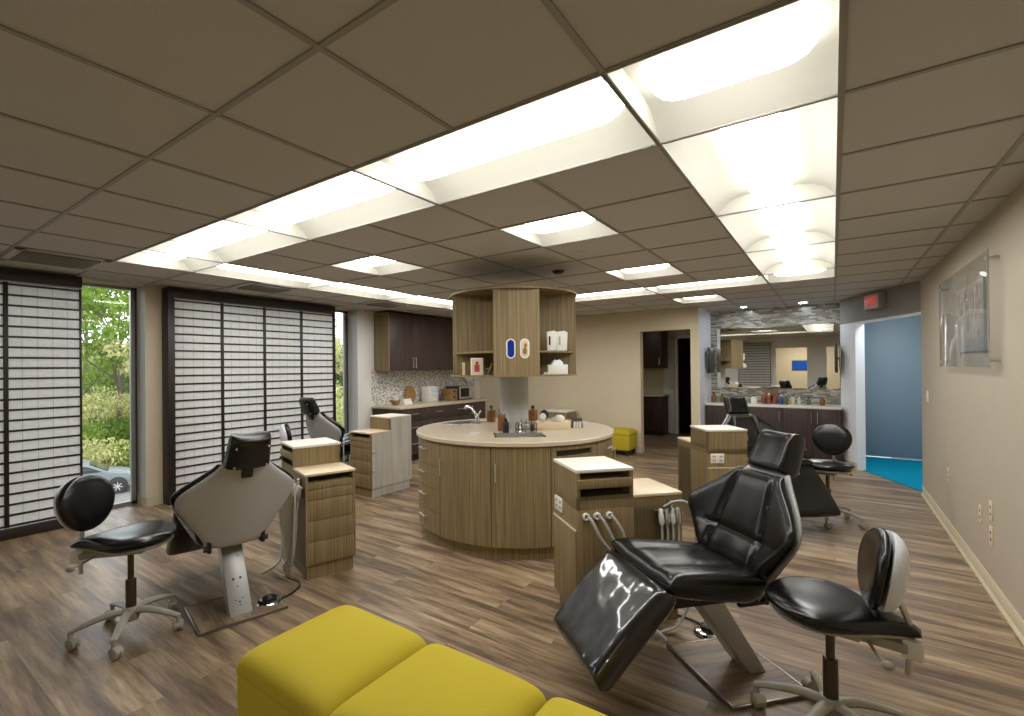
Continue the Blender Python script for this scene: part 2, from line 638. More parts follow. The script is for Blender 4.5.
for j in range(-5, 12):
    i0 = None
    for i in range(-10, 4):
        inside = cell_of.get((i, j)) is not None and cell_of.get((i, j)) == cell_of.get((i, j - 1))
        if not inside and i0 is None and i < 3:
            i0 = i
        if (inside or i == 3) and i0 is not None:
            mb.box(max(gi(i0), -6.2), min(gi(i), 0.8), gj(j) - 0.010, gj(j) + 0.010, CEIL - 0.0055, CEIL - 0.001)
            i0 = None
struct(mb, 'trim_1', 'tbar')

# left wall with its two window openings
struct(MB().box(-6.30, -6.0, -1.6, -0.6, 0, 2.7).box(-6.30, -6.0, 2.09, 2.30, 0, 2.7), 'wall_left', 'wall')
struct(MB().box(-6.30, -6.0, 4.97, 8.35, 0, 2.7), 'wall_window_side', 'wall_white')
struct(MB().box(-6.30, -6.0, -0.6, 2.09, 2.385, 2.7).box(-6.30, -6.0, 2.30, 4.97, 2.385, 2.7), 'wall_over_windows', 'wall')
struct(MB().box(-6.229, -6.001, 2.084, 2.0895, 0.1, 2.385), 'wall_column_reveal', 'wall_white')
struct(MB().box(-5.995, -5.985, 2.085, 2.30, 0, 0.10).box(-6.25, -5.985, 2.078, 2.088, 0, 0.10), 'baseboard_column', 'cove_base')
for n, (a, b) in enumerate(((-0.6, 2.09), (2.30, 4.97)), 1):
    w = struct(MB().box(-6.265, -6.257, a, b, 0.02, 2.385), 'window_%d' % n, 'glass')
    fr = MB()
    fr.box(-6.285, -6.24, b - 0.06, b - 0.022, 0.0, 2.385)
    fr.box(-6.285, -6.24, a, a + 0.05, 0.0, 2.385)
    fr.box(-6.285, -6.24, a, b, 0.0, 0.035)
    fr.box(-6.285, -6.24, a, b, 2.355, 2.385)
    if n == 1:
        fr.box(-6.285, -6.24, 0.70, 0.76, 0.0, 2.385)
    else:
        fr.box(-6.285, -6.24, 3.62, 3.68, 0.0, 2.385)
    struct(fr, 'window_frame', 'frame_silver', parent=w)
    struct(MB().box(-6.29, -6.23, b - 0.022, b, 0.0, 2.385), 'window_gasket', 'frame_dark', parent=w)

# far wall with the open doorway, niche and exit corner
struct(MB().box(-6.0, -2.63, 8.2, 8.35, 0, 2.7).box(-2.63, -1.83, 8.2, 8.35, 2.05, 2.7).box(-1.83, -1.705, 8.2, 8.35, 0, 2.7), 'wall_far', 'wall')
struct(MB().box(-5.50, -2.63, 8.19, 8.2, 0, 0.10).box(-1.83, -1.71, 8.19, 8.2, 0, 0.10).box(-2.63, -2.62, 8.2, 8.35, 0, 0.10), 'baseboard_far', 'cove_base')
struct(MB().box(-1.83, -1.70, 8.35, 9.25, 0, 2.7).box(-1.705, -1.70, 8.2, 8.35, 0, 2.7), 'wall_niche_side', 'wall_cool_lit')
struct(MB().box(-1.70, 0.22, 9.1, 9.25, 0, 2.7), 'wall_niche', 'vanity_tile')
struct(MB().box(0.10, 0.22, 8.76, 9.1, 0, 2.7), 'wall_niche_end', 'wall_cool_lit')
P0, P1 = Vector((0.8, 7.25)), Vector((0.1, 8.75))
du = (P1 - P0).normalized()
DX = Matrix(((du.x, -(-du.y), 0, P0.x), (du.y, -du.x, 0, P0.y), (0, 0, 1, 0), (0, 0, 0, 1)))   # local x along the wall, local y away from the room
DL = (P1 - P0).length
struct(MB().box(1.291, DL + 0.02, 0, 0.11, 0, 2.04, X=DX), 'wall_exit_side', 'wall_cool_lit')
struct(MB().box(-0.05, DL + 0.02, 0, 0.11, 2.04, 2.7, X=DX), 'wall_exit', 'wall_grey')
struct(MB().box(-0.02, 1.291, -0.008, 0.115, 2.02, 2.04, X=DX), 'trim_2', 'wall_cool_lit')
struct(MB().box(1.283, DL, -0.01, 0.0, 0, 0.10, X=DX), 'baseboard_exit', 'cove_base')
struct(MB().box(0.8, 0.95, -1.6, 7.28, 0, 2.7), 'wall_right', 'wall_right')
struct(MB().prism([(0.8, 0.0), (0.782, 0.0), (0.785, 0.012), (0.794, 0.02), (0.794, 0.096), (0.797, 0.1), (0.8, 0.1)], -1.5, 7.26, 'y'), 'baseboard_right', 'cove_base')
struct(MB().box(0.95, 1.0, 7.22, 7.3, 0, 2.7).box(0.93, 1.3, 7.2, 7.28, 0, 2.7), 'wall_corridor_end', 'wall_white')
struct(MB().box(0.22, 0.30, 8.80, 9.75, 0, 2.7), 'wall_corridor_left', 'wall_white')
struct(MB().box(1.25, 1.35, 7.2, 9.85, 0, 2.7), 'wall_corridor_right', 'wall_white')
struct(MB().box(0.22, 0.34, 9.75, 9.87, 0, 2.7).box(1.19, 1.35, 9.75, 9.87, 0, 2.7).box(0.34, 1.19, 9.75, 9.87, 2.27, 2.7), 'wall_corridor', 'wall_white')
struct(MB().prism([(0.1, 9.9), (1.35, 9.9), (1.35, 7.2), (0.83, 7.2), (0.15, 8.7)], CEIL, CEIL + 0.02, 'z'), 'ceiling_corridor', 'wall_white')
struct(MB().prism([(0.30, 9.75), (1.25, 9.75), (1.25, 7.35), (0.84, 7.35), (0.30, 8.52)], 0.0005, 0.008, 'z'), 'floor_corridor_carpet', 'carpet_blue')
d = struct(MB().box(0.36, 1.17, 9.755, 9.80, 0.02, 2.24, 0.003), 'door_1', 'door_blue')
struct(MB().box(0.34, 0.36, 9.74, 9.80, 0, 2.27).box(1.17, 1.19, 9.74, 9.80, 0, 2.27).box(0.34, 1.19, 9.74, 9.80, 2.24, 2.27), 'door_frame', 'door_blue', parent=d)
for z in (0.25, 1.05, 1.85):
    struct(MB().box(0.352, 0.372, 9.735, 9.756, z - 0.055, z + 0.055, 0.003), 'hinge', 'steel', parent=d)
struct(MB().box(0.72, 1.17, 9.745, 9.757, 0.012, 0.035), 'door_sweep', 'steel', parent=d)
# wall behind the camera with two openings
struct(MB().box(-6.3, -1.6, -1.6, -1.5, 0, 2.7).box(-0.7, -0.16, -1.6, -1.5, 0, 2.7).box(0.5, 0.95, -1.6, -1.5, 0, 2.7).box(-1.6, -0.7, -1.6, -1.5, 2.05, 2.7).box(-0.16, 0.5, -1.6, -1.5, 2.05, 2.7), 'wall_back', 'wall_white')
struct(MB().box(-3.0, 1.3, -4.2, -4.1, 0, 2.7), 'wall_side_room_back', 'wall')
struct(MB().box(-3.1, -3.0, -4.2, -1.6, 0, 2.7).box(1.2, 1.3, -4.2, -1.6, 0, 2.7), 'wall_side_room_ends', 'wall')
struct(MB().box(-3.1, 1.3, -4.2, -1.5, CEIL, CEIL + 0.02), 'ceiling_side_room', 'wall_white')
# little room beyond the doorway
struct(MB().box(-4.3, -4.2, 8.35, 11.0, 0, 2.7).box(-1.83, -1.75, 9.25, 11.0, 0, 2.7), 'wall_pantry_ends', 'wall')
struct(MB().box(-4.2, -2.70, 10.9, 11.0, 0, 2.7).box(-2.70, -1.83, 10.9, 11.0, 2.06, 2.7), 'wall_pantry', 'wall')
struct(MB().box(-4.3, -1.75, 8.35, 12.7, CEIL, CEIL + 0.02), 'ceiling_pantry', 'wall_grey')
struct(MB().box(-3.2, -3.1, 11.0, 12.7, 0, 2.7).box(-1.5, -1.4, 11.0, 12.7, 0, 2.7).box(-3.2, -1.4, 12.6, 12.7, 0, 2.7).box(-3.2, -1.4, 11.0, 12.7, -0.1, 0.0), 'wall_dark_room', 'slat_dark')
d = struct(MB().box(-2.99, -2.76, 10.86, 10.895, 0.01, 2.04, 0.004), 'door_2', 'wall_white')
struct(MB().box(-2.75, -2.69, 10.87, 10.9, 0, 2.1).box(-2.75, -1.83, 10.87, 10.9, 2.05, 2.12), 'door_frame', 'wall_white', parent=d)
struct(MB().ball((-2.80, 10.83, 1.0), (0.028, 0.03, 0.028)), 'door_knob', 'steel', parent=d)


# ------------------------------------------------------------------ ceiling lights, vents, detector
def troffer_meshes(L, root):
    h = 0.303
    ys = [-h, -h + 0.012, -h + 0.05, -0.19, -0.13, 0, 0.13, 0.19, h - 0.05, h - 0.012, h]
    zs = [0, 0.012, 0.055, 0.088, 0.1, 0.104, 0.1, 0.088, 0.055, 0.012, 0]
    hx = L / 2 - 0.002
    mb = MB()
    A = [mb.bm.verts.new((-hx, y, z)) for y, z in zip(ys, zs)]
    B = [mb.bm.verts.new((hx, y, z)) for y, z in zip(ys, zs)]
    for k in range(len(ys) - 1):
        mb.bm.faces.new((A[k], A[k + 1], B[k + 1], B[k]))
    mb.bm.faces.new(A)
    mb.bm.faces.new(B[::-1])
    mb.build('reflector', 'pan', root)
    mb = MB()
    hw, n = 0.112, 14
    secs = []
    for s, e in ((0, 0.0), (0.012, 0.45), (0.035, 0.75), (0.07, 0.93), (0.11, 1.0)):
        secs.append((-hx + 0.05 + s, e))
    secs += [(-x, e) for x, e in secs[::-1]]
    rows = []
    for x, e in secs:
        rows.append([mb.bm.verts.new((x, math.cos(PI * q / n) * hw * (0.55 + 0.45 * e), 0.098 - math.sin(PI * q / n) * 0.085 * e)) for q in range(n + 1)])
    for a, b in zip(rows, rows[1:]):
        for q in range(n):
            mb.bm.faces.new((a[q], a[q + 1], b[q + 1], b[q]))
    bmesh.ops.recalc_face_normals(mb.bm, faces=mb.bm.faces[:])
    mb.build('lens', 'lens', root)
    mb = MB()
    t = 0.010
    for sx in (-1, 1):
        mb.box(sx * hx - t / 2, sx * hx + t / 2, -h, h, -0.004, 0.004)
    for sy in (-1, 1):
        mb.box(-hx, hx, sy * h - t / 2, sy * h + t / 2, -0.004, 0.004)
    mb.build('frame', 'tbar', root)


proto = {}
order = {'front row': {-2: 'third from the window', -4: 'second from the window', -6: 'first from the window'},
         'back row': {-2: 'nearest the mirror end', -4: 'middle of that row', -6: 'nearest the dark wall cabinets'}}
rowtxt = {'front row': 'long ceiling fixture in the row nearest the ottomans, %s', 'back row': 'long ceiling fixture in the row beyond the round cabinet, %s'}
side = {'right row': ['nearest the ottomans', 'middle of three', 'nearest the mirror niche'],
        'left row': ['nearest the tall tree window', 'middle of three', 'nearest the dark wall cabinets']}
corner = {(0, -1): 'square corner fixture of the ceiling light ring, above the foreground ottomans',
          (-7, -1): 'square corner fixture of the ceiling light ring, nearest the tall tree window',
          (0, 6): 'square corner fixture of the ceiling light ring, nearest the mirror niche',
          (-7, 6): 'square corner fixture of the ceiling light ring, beside the dark wall cabinets'}
single = {(-5, 1): 'small square ceiling light inside the ring, toward the screens',
          (-2, 1): 'small square ceiling light inside the ring, largest in view, in front of the hood',
          (-2, 4): 'small square ceiling light inside the ring, beyond the black smoke detector',
          (-2, 8): 'small square ceiling light outside the ring, in front of the mirror niche'}
for (i, j, ni, nj, ax, nm) in LIGHTS:
    L = TS * max(ni, nj)
    key = round(L, 2)
    loc = (gi(i) + TS * ni / 2, gj(j) + TS * nj / 2, CEIL - 0.004)
    if nm in rowtxt:
        lab = rowtxt[nm] % order[nm][i]
    elif nm in side:
        lab = 'long ceiling fixture in the %s, %s' % ('row along the right wall' if nm[0] == 'r' else 'row along the screens', side[nm][j // 2])
    elif nm == 'corner':
        lab = corner[(i, j)]
    else:
        lab = single[(i, j)]
    grp = 'square ceiling lights' if nm == 'single' else 'ceiling light ring'
    rz = 0 if ax == 'x' else PI / 2
    if key not in proto:
        r = thing('ceiling_light', lab, 'light', loc, rz, grp)
        troffer_meshes(L, r)
        proto[key] = r
    else:
        dup(proto[key], loc, rz, lab, grp)


def vent(i, j, label):
    t = thing('ceiling_vent', label, 'vent', (gi(i) + 0.305, gj(j) + 0.305, CEIL - 0.002), 0, 'ceiling air vents')
    f = MB()
    for a in (-0.27, 0.27):
        f.box(a - 0.03, a + 0.03, -0.30, 0.30, -0.012, 0.0, 0.003)
        f.box(-0.30, 0.30, a - 0.03, a + 0.03, -0.012, 0.0, 0.003)
    f.build('frame', 'ceiling', t)
    f = MB().box(-0.24, 0.24, -0.24, 0.24, -0.003, 0.0)
    f.build('backing', 'recess', t)
    f = MB()
    for k in range(7):
        x = -0.21 + k * 0.07
        f.box(-0.024, 0.024, -0.24, 0.24, -0.002, 0.002, X=Matrix.Translation((x, 0, -0.012)) @ Matrix.Rotation(R(35), 4, 'Y'))
    f.build('louvers', 'ceiling', t)


vent(-8, -2, 'square louvered ceiling vent over the left screen by the tree window')
vent(-8, 1, 'square louvered ceiling vent over the wide screen wall, middle one')
vent(-8, 4, 'square louvered ceiling vent beside the dark wall cabinets')
t = thing('smoke_detector', 'small black ceiling detector beside the round hood', 'detector', (-2.14, 4.23, CEIL))
MB().lathe([(0, 0), (0.06, 0), (0.06, -0.008), (0.0, -0.008)]).build('base_plate', 'dark', t)
MB().lathe([(0.05, -0.008), (0.045, -0.025), (0.025, -0.03), (0, -0.03)]).build('sensor', 'dark', t)
t = thing('sprinkler_cover', 'flat pale sprinkler cover disc in the ceiling above the hood', 'sprinkler', (-1.65, 3.65, CEIL))
MB().lathe([(0, 0), (0.04, 0), (0.038, -0.006), (0, -0.008)]).build('cover_disc', 'ceiling', t)

# ------------------------------------------------------------------ sliding screens at the windows
BAR = 0.0925


def screen(y0, y1, x, label, group='sliding lattice screens', rot=None, tall=(0.10, 2.26)):
    w = y1 - y0
    t = thing('lattice_screen', label, 'screen', (x, (y0 + y1) / 2, 0), 0 if rot is None else rot, group)
    hw = w / 2
    MB().box(-0.004, 0.0, -hw, hw, tall[0], tall[1]).build('paper_panel', 'paper', t)
    for s in (-1, 1):
        MB().box(-0.012, 0.014, s * hw - (0.016 if s > 0 else 0), s * hw + (0.016 if s < 0 else 0), tall[0], tall[1], 0.002).build('stile', 'slat_dark', t)
    m = MB()
    n = int((tall[1] - tall[0]) / BAR)
    for k in range(n + 1):
        z = tall[1] - 0.02 - k * BAR
        m.box(0.0, 0.012, -hw + 0.016, hw - 0.016, z - 0.009, z + 0.009)
    m.build('lattice_bars', 'slat_dark', t)
    m = MB()
    for k in range(1, 5):
        y = -hw + w * k / 5
        m.box(0.0002, 0.0012, y - 0.0022, y + 0.0022, tall[0], tall[1])
    m.build('paper_seams', 'seam', t)
    return t


def screen_case(y0, y1, x0, x1, label, ends):
    t = thing('screen_case', label, 'frame', (0, 0, 0))
    MB().box(x0, x1 + 0.03, y0, y1, 2.27, 2.375, 0.003).build('header', 'slat_dark', t)
    MB().box(x0, x1 + 0.03, y0, y1, 0.0, 0.095, 0.003).build('bottom_track', 'slat_dark', t)
    for a, b in ends:
        MB().box(x0, x1 + 0.03, a, b, 0.095, 2.27, 0.003).build('side_board', 'slat_dark', t)


XS = -5.86
screen_case(-0.55, 1.502, -5.99, XS, 'dark header and track holding the screens left of the tree window', [(-0.55, -0.53)])
for k in range(2):
    screen(1.50 - 0.53 * (k + 1), 1.50 - 0.53 * k, XS, ['black lattice paper screen with its edge against the tree window, behind the left stool', 'black lattice paper screen second from the tree window, mostly cut off by the picture edge'][k])
screen_case(2.24, 4.43, -5.99, XS, 'dark box frame around the wide bank of lattice screens', [(2.24, 2.30), (4.415, 4.43)])
NM = ['first lattice screen of the wide bank, beside the dark side board', 'second lattice screen of the wide bank, behind the left chair',
      'third lattice screen of the wide bank, behind the stool back', 'fourth lattice screen of the wide bank, beside the narrow window']
e = [2.30, 2.83, 3.36, 3.89, 4.415]
for k in range(4):
    screen(e[k], e[k + 1], XS, NM[k])
# one more pair on the wall behind the camera, seen in the mirror
tt = screen(-0.5, 0.5, 0, 'wide lattice screen on the wall behind the ottomans, seen in the mirror', rot=PI / 2, tall=(0.0, 2.26))
tt.location = (-2.25, -1.44, 0)


# ------------------------------------------------------------------ delivery units (local +x = tall end, +y = instrument side)
def unit(label, loc, deg, plain_side=None):
    t = thing('delivery_cabinet', label, 'cabinet', (loc[0], loc[1], 0), R(deg), 'stepped dental delivery cabinets')
    W = 0.178
    MB().box(-0.28, 0.315, -W + 0.012, W - 0.012, 0, 0.10).build('kick_base', 'veneer', t)
    m = MB()
    m.box(-0.287, 0.34, -W, W, 0.10, 0.672, 0.002)
    # low part: side boards around the slot below its top
    m.box(-0.305, 0.0, -W, -W + 0.018, 0.10, 0.72)
    m.box(-0.305, 0.0, W - 0.018, W, 0.10, 0.72)
    m.box(-0.21, 0.34, -W + 0.018, W - 0.018, 0.672, 0.72)
    m.box(0.0, 0.34, -W, -W + 0.02, 0.672, 0.875)
    m.box(0.0, 0.34, W - 0.02, W, 0.672, 0.745)
    # tall part: shell around two open slots on the instrument side
    m.box(0.0, 0.02, -W, W, 0.72, 0.875)
    m.box(0.32, 0.34, -W, W, 0.672, 0.875)
    m.box(0.02, 0.32, -0.10, W - 0.015, 0.795, 0.835)
    m.box(0.02, 0.32, -W, W, 0.72, 0.745)
    m.build('body', 'veneer', t)
    MB().box(0.005, 0.335, W - 0.012, W + 0.010, 0.788, 0.838, 0.002).build('slot_rail', 'veneer', t)
    MB().box(0.02, 0.32, -0.105, -0.10, 0.745, 0.875).box(-0.215, -0.21, -W + 0.018, W - 0.018, 0.672, 0.72).build('slot_back', 'recess', t)
    MB().box(-0.308, 0.002, -W - 0.003, W + 0.003, 0.72, 0.737, 0.002).build('low_top', 'lam_cream', t)
    MB().box(-0.003, 0.343, -W - 0.003, W + 0.003, 0.875, 0.893, 0.002).build('high_top', 'lam_white', t)
    zs = [0.105, 0.262, 0.408, 0.553, 0.626, 0.668]
    for a, b in zip(zs, zs[1:]):
        MB().box(-0.305, -0.287, -W + 0.019, W - 0.019, a + 0.0015, b - 0.0015, 0.001).build('drawer', 'veneer', t)
    p = MB().box(0.34, 0.346, -W + 0.004, W - 0.012, 0.10, 0.55, 0.001)
    p.build('access_panel', 'veneer', t)
    MB().box(0.34, 0.349, -W + 0.004, W - 0.012, 0.55, 0.558).build('panel_cap', 'lam_cream', t)
    o = MB().box(0.34, 0.347, -0.15, -0.03, 0.595, 0.68, 0.002).build('outlet', 'white_plastic', t)
    m = MB()
    for y in (-0.12, -0.06):
        for z in (0.62, 0.655):
            m.box(0.3465, 0.3478, y - 0.011, y - 0.004, z - 0.008, z + 0.008).box(0.3465, 0.3478, y + 0.004, y + 0.011, z - 0.008, z + 0.008)
    m.build('outlet_slots', 'outlet_slot', o)
    # hose ports on the tall part, handpiece holder on the low part
    for k, x in enumerate((0.29, 0.225, 0.15)):
        X = Matrix.Translation((x, W, 0.635)) @ Matrix.Rotation(-PI / 2, 4, 'X')
        po = MB().lathe([(0.009, 0.0), (0.021, 0.0), (0.021, 0.012), (0.015, 0.018), (0.009, 0.012)], 18, X=X).build('hose_port', 'white_plastic', t)
    for k, x in enumerate((0.285, 0.22, 0.15)):
        pts = bez([(x, W - 0.01, 0.635), (x - 0.015, W + 0.04, 0.62), (x - 0.06, W + 0.065, 0.52), (0.10 - 0.01 * k, W + 0.07, 0.36), (0.06 - 0.015 * k, W + 0.065, 0.2), (0.02 - 0.02 * k, W + 0.11, 0.06 + 0.01 * k), (-0.05, W + 0.2 + 0.02 * k, 0.035)])
        MB().tube(pts, 0.0085, 8).build('hose', 'hose', t)
    hb = MB().box(-0.28, -0.12, W, W + 0.02, 0.635, 0.65, 0.003).box(-0.225, -0.205, W, W + 0.035, 0.64, 0.70, 0.004)
    hb.build('holder_bracket', 'chrome', t)
    for k in range(4):
        x = -0.26 + k * 0.035
        X = Matrix.Translation((x, W + 0.032, 0.60)) @ Matrix.Rotation(R(8), 4, 'X')
        h = MB().lathe([(0, -0.035), (0.009, -0.035), (0.015, -0.02), (0.015, 0.02), (0.012, 0.03), (0.012, 0.05), (0.008, 0.055), (0, 0.055)], 14, X=X).build('handpiece', 'white_plastic' if k % 2 else 'steel', t)
        pts = bez([(x, W + 0.034, 0.575), (x + 0.005, W + 0.045, 0.48), (x + 0.02, W + 0.05, 0.30), (x + 0.07, W + 0.06, 0.12), (x + 0.16, W + 0.07, 0.035), (0.14, W + 0.05, 0.03)])
        MB().tube(pts, 0.0065, 8).build('handpiece_cord', 'hose', h)
    # long looping suction hose
    pts = bez([(-0.17, W + 0.03, 0.665), (-0.22, W + 0.06, 0.70), (-0.29, W + 0.075, 0.69), (-0.335, W + 0.08, 0.60), (-0.33, W + 0.085, 0.40), (-0.30, W + 0.09, 0.18), (-0.2, W + 0.11, 0.04), (-0.05, W + 0.15, 0.03)])
    MB().tube(pts, 0.0075, 8).build('suction_hose', 'hose', t)
    if plain_side:
        w = MB().box(-0.287, 0.34, -W - 0.004, -W, 0.10, 0.72).box(0.0, 0.34, -W - 0.004, -W, 0.72, 0.875).box(-0.28, 0.315, -W + 0.006, -W + 0.012, 0, 0.1)
        w.build('light_side_panel', plain_side, t)['label'] = 'pale side panel'
        for z in (0.30, 0.52):
            MB().lathe([(0, 0), (0.012, 0), (0.016, 0.012), (0.01, 0.02), (0, 0.02)], 12, X=Matrix.Translation((-0.27, -W - 0.004, z)) @ Matrix.Rotation(PI / 2, 4, 'X')).build('knob', 'steel', t)
    return t


M['veneer_pale'] = veneer('pale_veneer', rgb(196, 194, 186), rgb(212, 210, 203), rgb(226, 224, 218), (30, 30, 1.0), 0.4)
unit('stepped wood veneer cabinet with a drawer front beside the left chair', (-3.175, 2.238), 162)
unit('stepped wood veneer cabinet with white hose ports, beside the foreground black chair', (-1.050, 2.832), -132)
unit('stepped wood veneer cabinet with an outlet on its end, in front of the mirror niche', (-0.965, 5.034), -54)
unit('stepped cabinet with a pale side panel, in front of the narrow window', (-4.40, 3.98), 90, 'veneer_pale')


# ------------------------------------------------------------------ patient chairs (local +x = feet, origin under the post)
def chair(label, loc, deg, drop=0.0, tip=0.0, cover='leather'):
    t = thing('dental_chair', label, 'chair', (loc[0], loc[1], 0), R(deg), 'black reclining patient chairs')
    # floor plate with chrome edge
    fp = MB().box(-0.13, 0.27, -0.235, 0.235, 0.001, 0.014).build('floor_plate', 'floor', t)
    m = MB()
    for s in (-1, 1):
        m.box(-0.138, 0.278, s * 0.235 - 0.007, s * 0.235 + 0.007, 0.0, 0.017, 0.002)
    m.box(0.262, 0.276, -0.235, 0.235, 0.0, 0.017, 0.002)
    m.box(-0.138, -0.125, -0.235, 0.235, 0.0, 0.017, 0.002)
    m.build('plate_trim', 'trim_metal', fp)
    # slanted post
    zt = 0.46 - drop
    m = MB().prism([(-0.055, 0.012), (0.035, 0.012), (0.36, zt), (0.23, zt)], -0.062, 0.062, 'y', bevel=0.005)
    m.build('post', 'post', t)
    m = MB()
    ax = Vector((0.29, 0, zt - 0.012)).normalized()
    for (u, v, r) in ((-0.022, 0.19, 0.008), (0.018, 0.19, 0.008), (0.0, 0.15, 0.004), (-0.02, 0.09, 0.004), (0.0, 0.075, 0.005), (0.02, 0.085, 0.004), (0.0, 0.06, 0.004), (-0.025, 0.30, 0.004)):
        x = -0.06 + 0.29 * v / (zt - 0.012) - 0.003
        X = Matrix.Translation((x, u, v)) @ Matrix.Rotation(-R(57), 4, 'Y')
        m.lathe([(0, 0), (r, 0), (r, 0.003), (0, 0.003)], 10, X=X)
    m.build('socket_holes', 'dark', t)
    # mechanism under the seat
    MB().box(0.14, 0.48, -0.12, 0.12, 0.39 - drop, 0.45 - drop, 0.01).box(0.36, 0.46, -0.17, -0.12, 0.34 - drop, 0.42 - drop, 0.012).box(0.44, 0.52, -0.08, 0.02, 0.36 - drop, 0.44 - drop, 0.012).build('seat_frame', 'dark', t)
    # seat cushion
    def ws(v): return 0.215 + 0.045 * v + 0.0 if v < 0.97 else 0.2586
    def ps(u, v, h, s):
        x = 0.075 + 0.50 * v
        z = 0.49 - drop + 0.055 * v + 0.02 * (u / 0.25) ** 2
        return (x - 0.02 * h, u, z + h)
    MB().pad(ws, lambda u, v: 0.052 + 0.014 * math.exp(-((u / 0.12) ** 2)) * math.sin(PI * v) - 0.010 * math.exp(-(((abs(u) - 0.10) / 0.014) ** 2)), lambda u, v: 0.112 - 0.045 * v, ps, 28, 24, 9).build('seat', 'leather', t)
    # leg rest
    a0 = Vector((0.575, 0, 0.545 - drop))
    a1 = Vector((0.905, 0, 0.205 - drop * 0.4))
    dv = (a1 - a0).normalized()
    nv = Vector((-dv.z, 0, dv.x))
    def pl(u, v, h, s):
        p = a0 + (a1 - a0) * v + nv * (h - 0.03)
        return (p.x, u, p.z)
    MB().pad(lambda v: 0.252, lambda u, v: 0.046 + 0.013 * math.sin(PI * v), lambda u, v: 0.055, pl, 28, 28, 20).build('leg_rest', cover, t)
    # backrest : outline by height along the back
    O = Vector((0.075, 0, 0.44 - drop))
    ang = R(20) + tip
    up = Vector((-math.sin(ang), 0, math.cos(ang)))
    fw = Vector((math.cos(ang), 0, math.sin(ang)))
    LB = 0.53
    key = [(0, 0.175), (0.12, 0.20), (0.30, 0.268), (0.46, 0.332), (0.54, 0.352), (0.61, 0.338), (0.72, 0.284), (0.88, 0.190), (0.97, 0.145), (1.0, 0.135)]
    def wb(v):
        return sum(wb0(min(1, max(0, v + 0.022 * q))) for q in range(-3, 4)) / 7 if 0.0 < v < 1.0 else wb0(v)
    def wb0(v):
        for (a, p), (b, q) in zip(key, key[1:]):
            if v <= b:
                k = (v - a) / (b - a)
                return p + (q - p) * k
        return key[-1][1]
    def wrap(u): return 0.085 * min(1.0, (abs(u) / 0.34)) ** 1.8
    def seam(v): return 0.17 - 0.065 * v if v > 0.3 else 0.15
    def tb(u, v):
        g = math.exp(-(((abs(u) - seam(v)) / 0.013) ** 2))
        q = 0.040 + 0.018 * math.exp(-(((v - 0.22) / 0.13) ** 2)) - 0.016 * g - 0.014 * math.exp(-(((v - 0.42 + 0.25 * u * u) / 0.016) ** 2)) * (1 if abs(u) < 0.2 else 0.3)
        return q + 0.008 * math.exp(-((u / 0.08) ** 2))
    def pb(u, v, h, s):
        p = O + up * (v * LB) + fw * (wrap(u) + h)
        return (p.x, u, p.z)
    MB().pad(wb, tb, lambda u, v: 0.012, pb, 76, 52, 10).build('backrest', 'leather', t)
    def pbs(u, v, h, s):
        p = O + up * (-0.03 + v * (LB + 0.05)) + fw * (wrap(u) + h - 0.035)
        return (p.x, u, p.z)
    MB().pad(lambda v: wb(v) - 0.012, lambda u, v: 0.012, lambda u, v: 0.022, pbs, 30, 30, 12).build('back_shell', 'shell', t)
    # hinge arms joining back and seat
    for s in (-1, 1):
        m = MB().box(0.03, 0.17, s * 0.15 - 0.012, s * 0.15 + 0.012, 0.385 - drop, 0.47 - drop, 0.006)
        m.tube([(0.045, s * 0.155, 0.41 - drop), (0.045, s * 0.18, 0.41 - drop)], 0.016, 12)
        m.build('hinge_arm', 'dark', t)
    # headrest
    hc = O + up * (LB + 0.116) - fw * 0.056
    X = Matrix.Translation(hc) @ Matrix.Rotation(-ang, 4, 'Y')
    def ph(u, v, h, s):
        p = hc + up * (-0.105 + 0.21 * v) + fw * (h + 0.02 * (u / 0.14) ** 2)
        return (p.x, u, p.z)
    MB().pad(lambda v: 0.122 - 0.016 * v - 0.02 * max(0, v - 0.85), lambda u, v: 0.052 + 0.02 * (1 - v), lambda u, v: 0.055, ph, 24, 20, 8).build('headrest', 'leather', t)
    MB().box(-0.02, 0.005, -0.03, 0.03, -0.17, 0.0, 0.005, X=X).build('headrest_bar', 'dark', t)
    for y in (-0.085, 0.085):
        for z in (-0.07, 0.05):
            m = MB().lathe([(0, 0), (0.006, 0), (0.005, 0.004), (0, 0.005)], 10, X=X @ Matrix.Translation((-0.052, y, z)) @ Matrix.Rotation(-PI / 2, 4, 'Y'))
            m.build('headrest_screw', 'steel', t)
    return t


CH = [('black patient chair seen from its grey back shell, at the left under the wide screens', (-2.90, 1.49), 167, 0.0, R(4)),
      ('large black patient chair in the foreground with a plastic covered leg rest', (-0.35, 2.64), -132, 0.0, 0.0),
      ('black patient chair in front of the mirror niche', (-0.72, 5.62), -50, 0.0, 0.0),
      ('black patient chair in profile by the narrow window, behind the stepped cabinet', (-5.03, 3.62), 90, 0.0, 0.0)]
for k, (lab, loc, deg, dr, tp) in enumerate(CH):
    chair(lab, loc, deg, dr, tp, 'plastic_cover' if k == 1 else 'leather')


def pedal(label, loc, rz):
    t = thing('foot_control', label, 'foot pedal', (loc[0], loc[1], 0), R(rz), 'round foot pedals')
    MB().lathe([(0, 0), (0.075, 0), (0.078, 0.008), (0.07, 0.022), (0.045, 0.028), (0, 0.028)], 28).build('base_disc', 'chrome', t)
    MB().lathe([(0.045, 0.028), (0.042, 0.045), (0.02, 0.055), (0, 0.056)], 24).build('pedal_button', 'dark', t)
    MB().tube(bez([(0.07, 0, 0.012), (0.16, 0.05, 0.008), (0.24, 0.16, 0.007), (0.20, 0.32, 0.007)]), 0.006, 8).build('pedal_cord', 'dark', t)


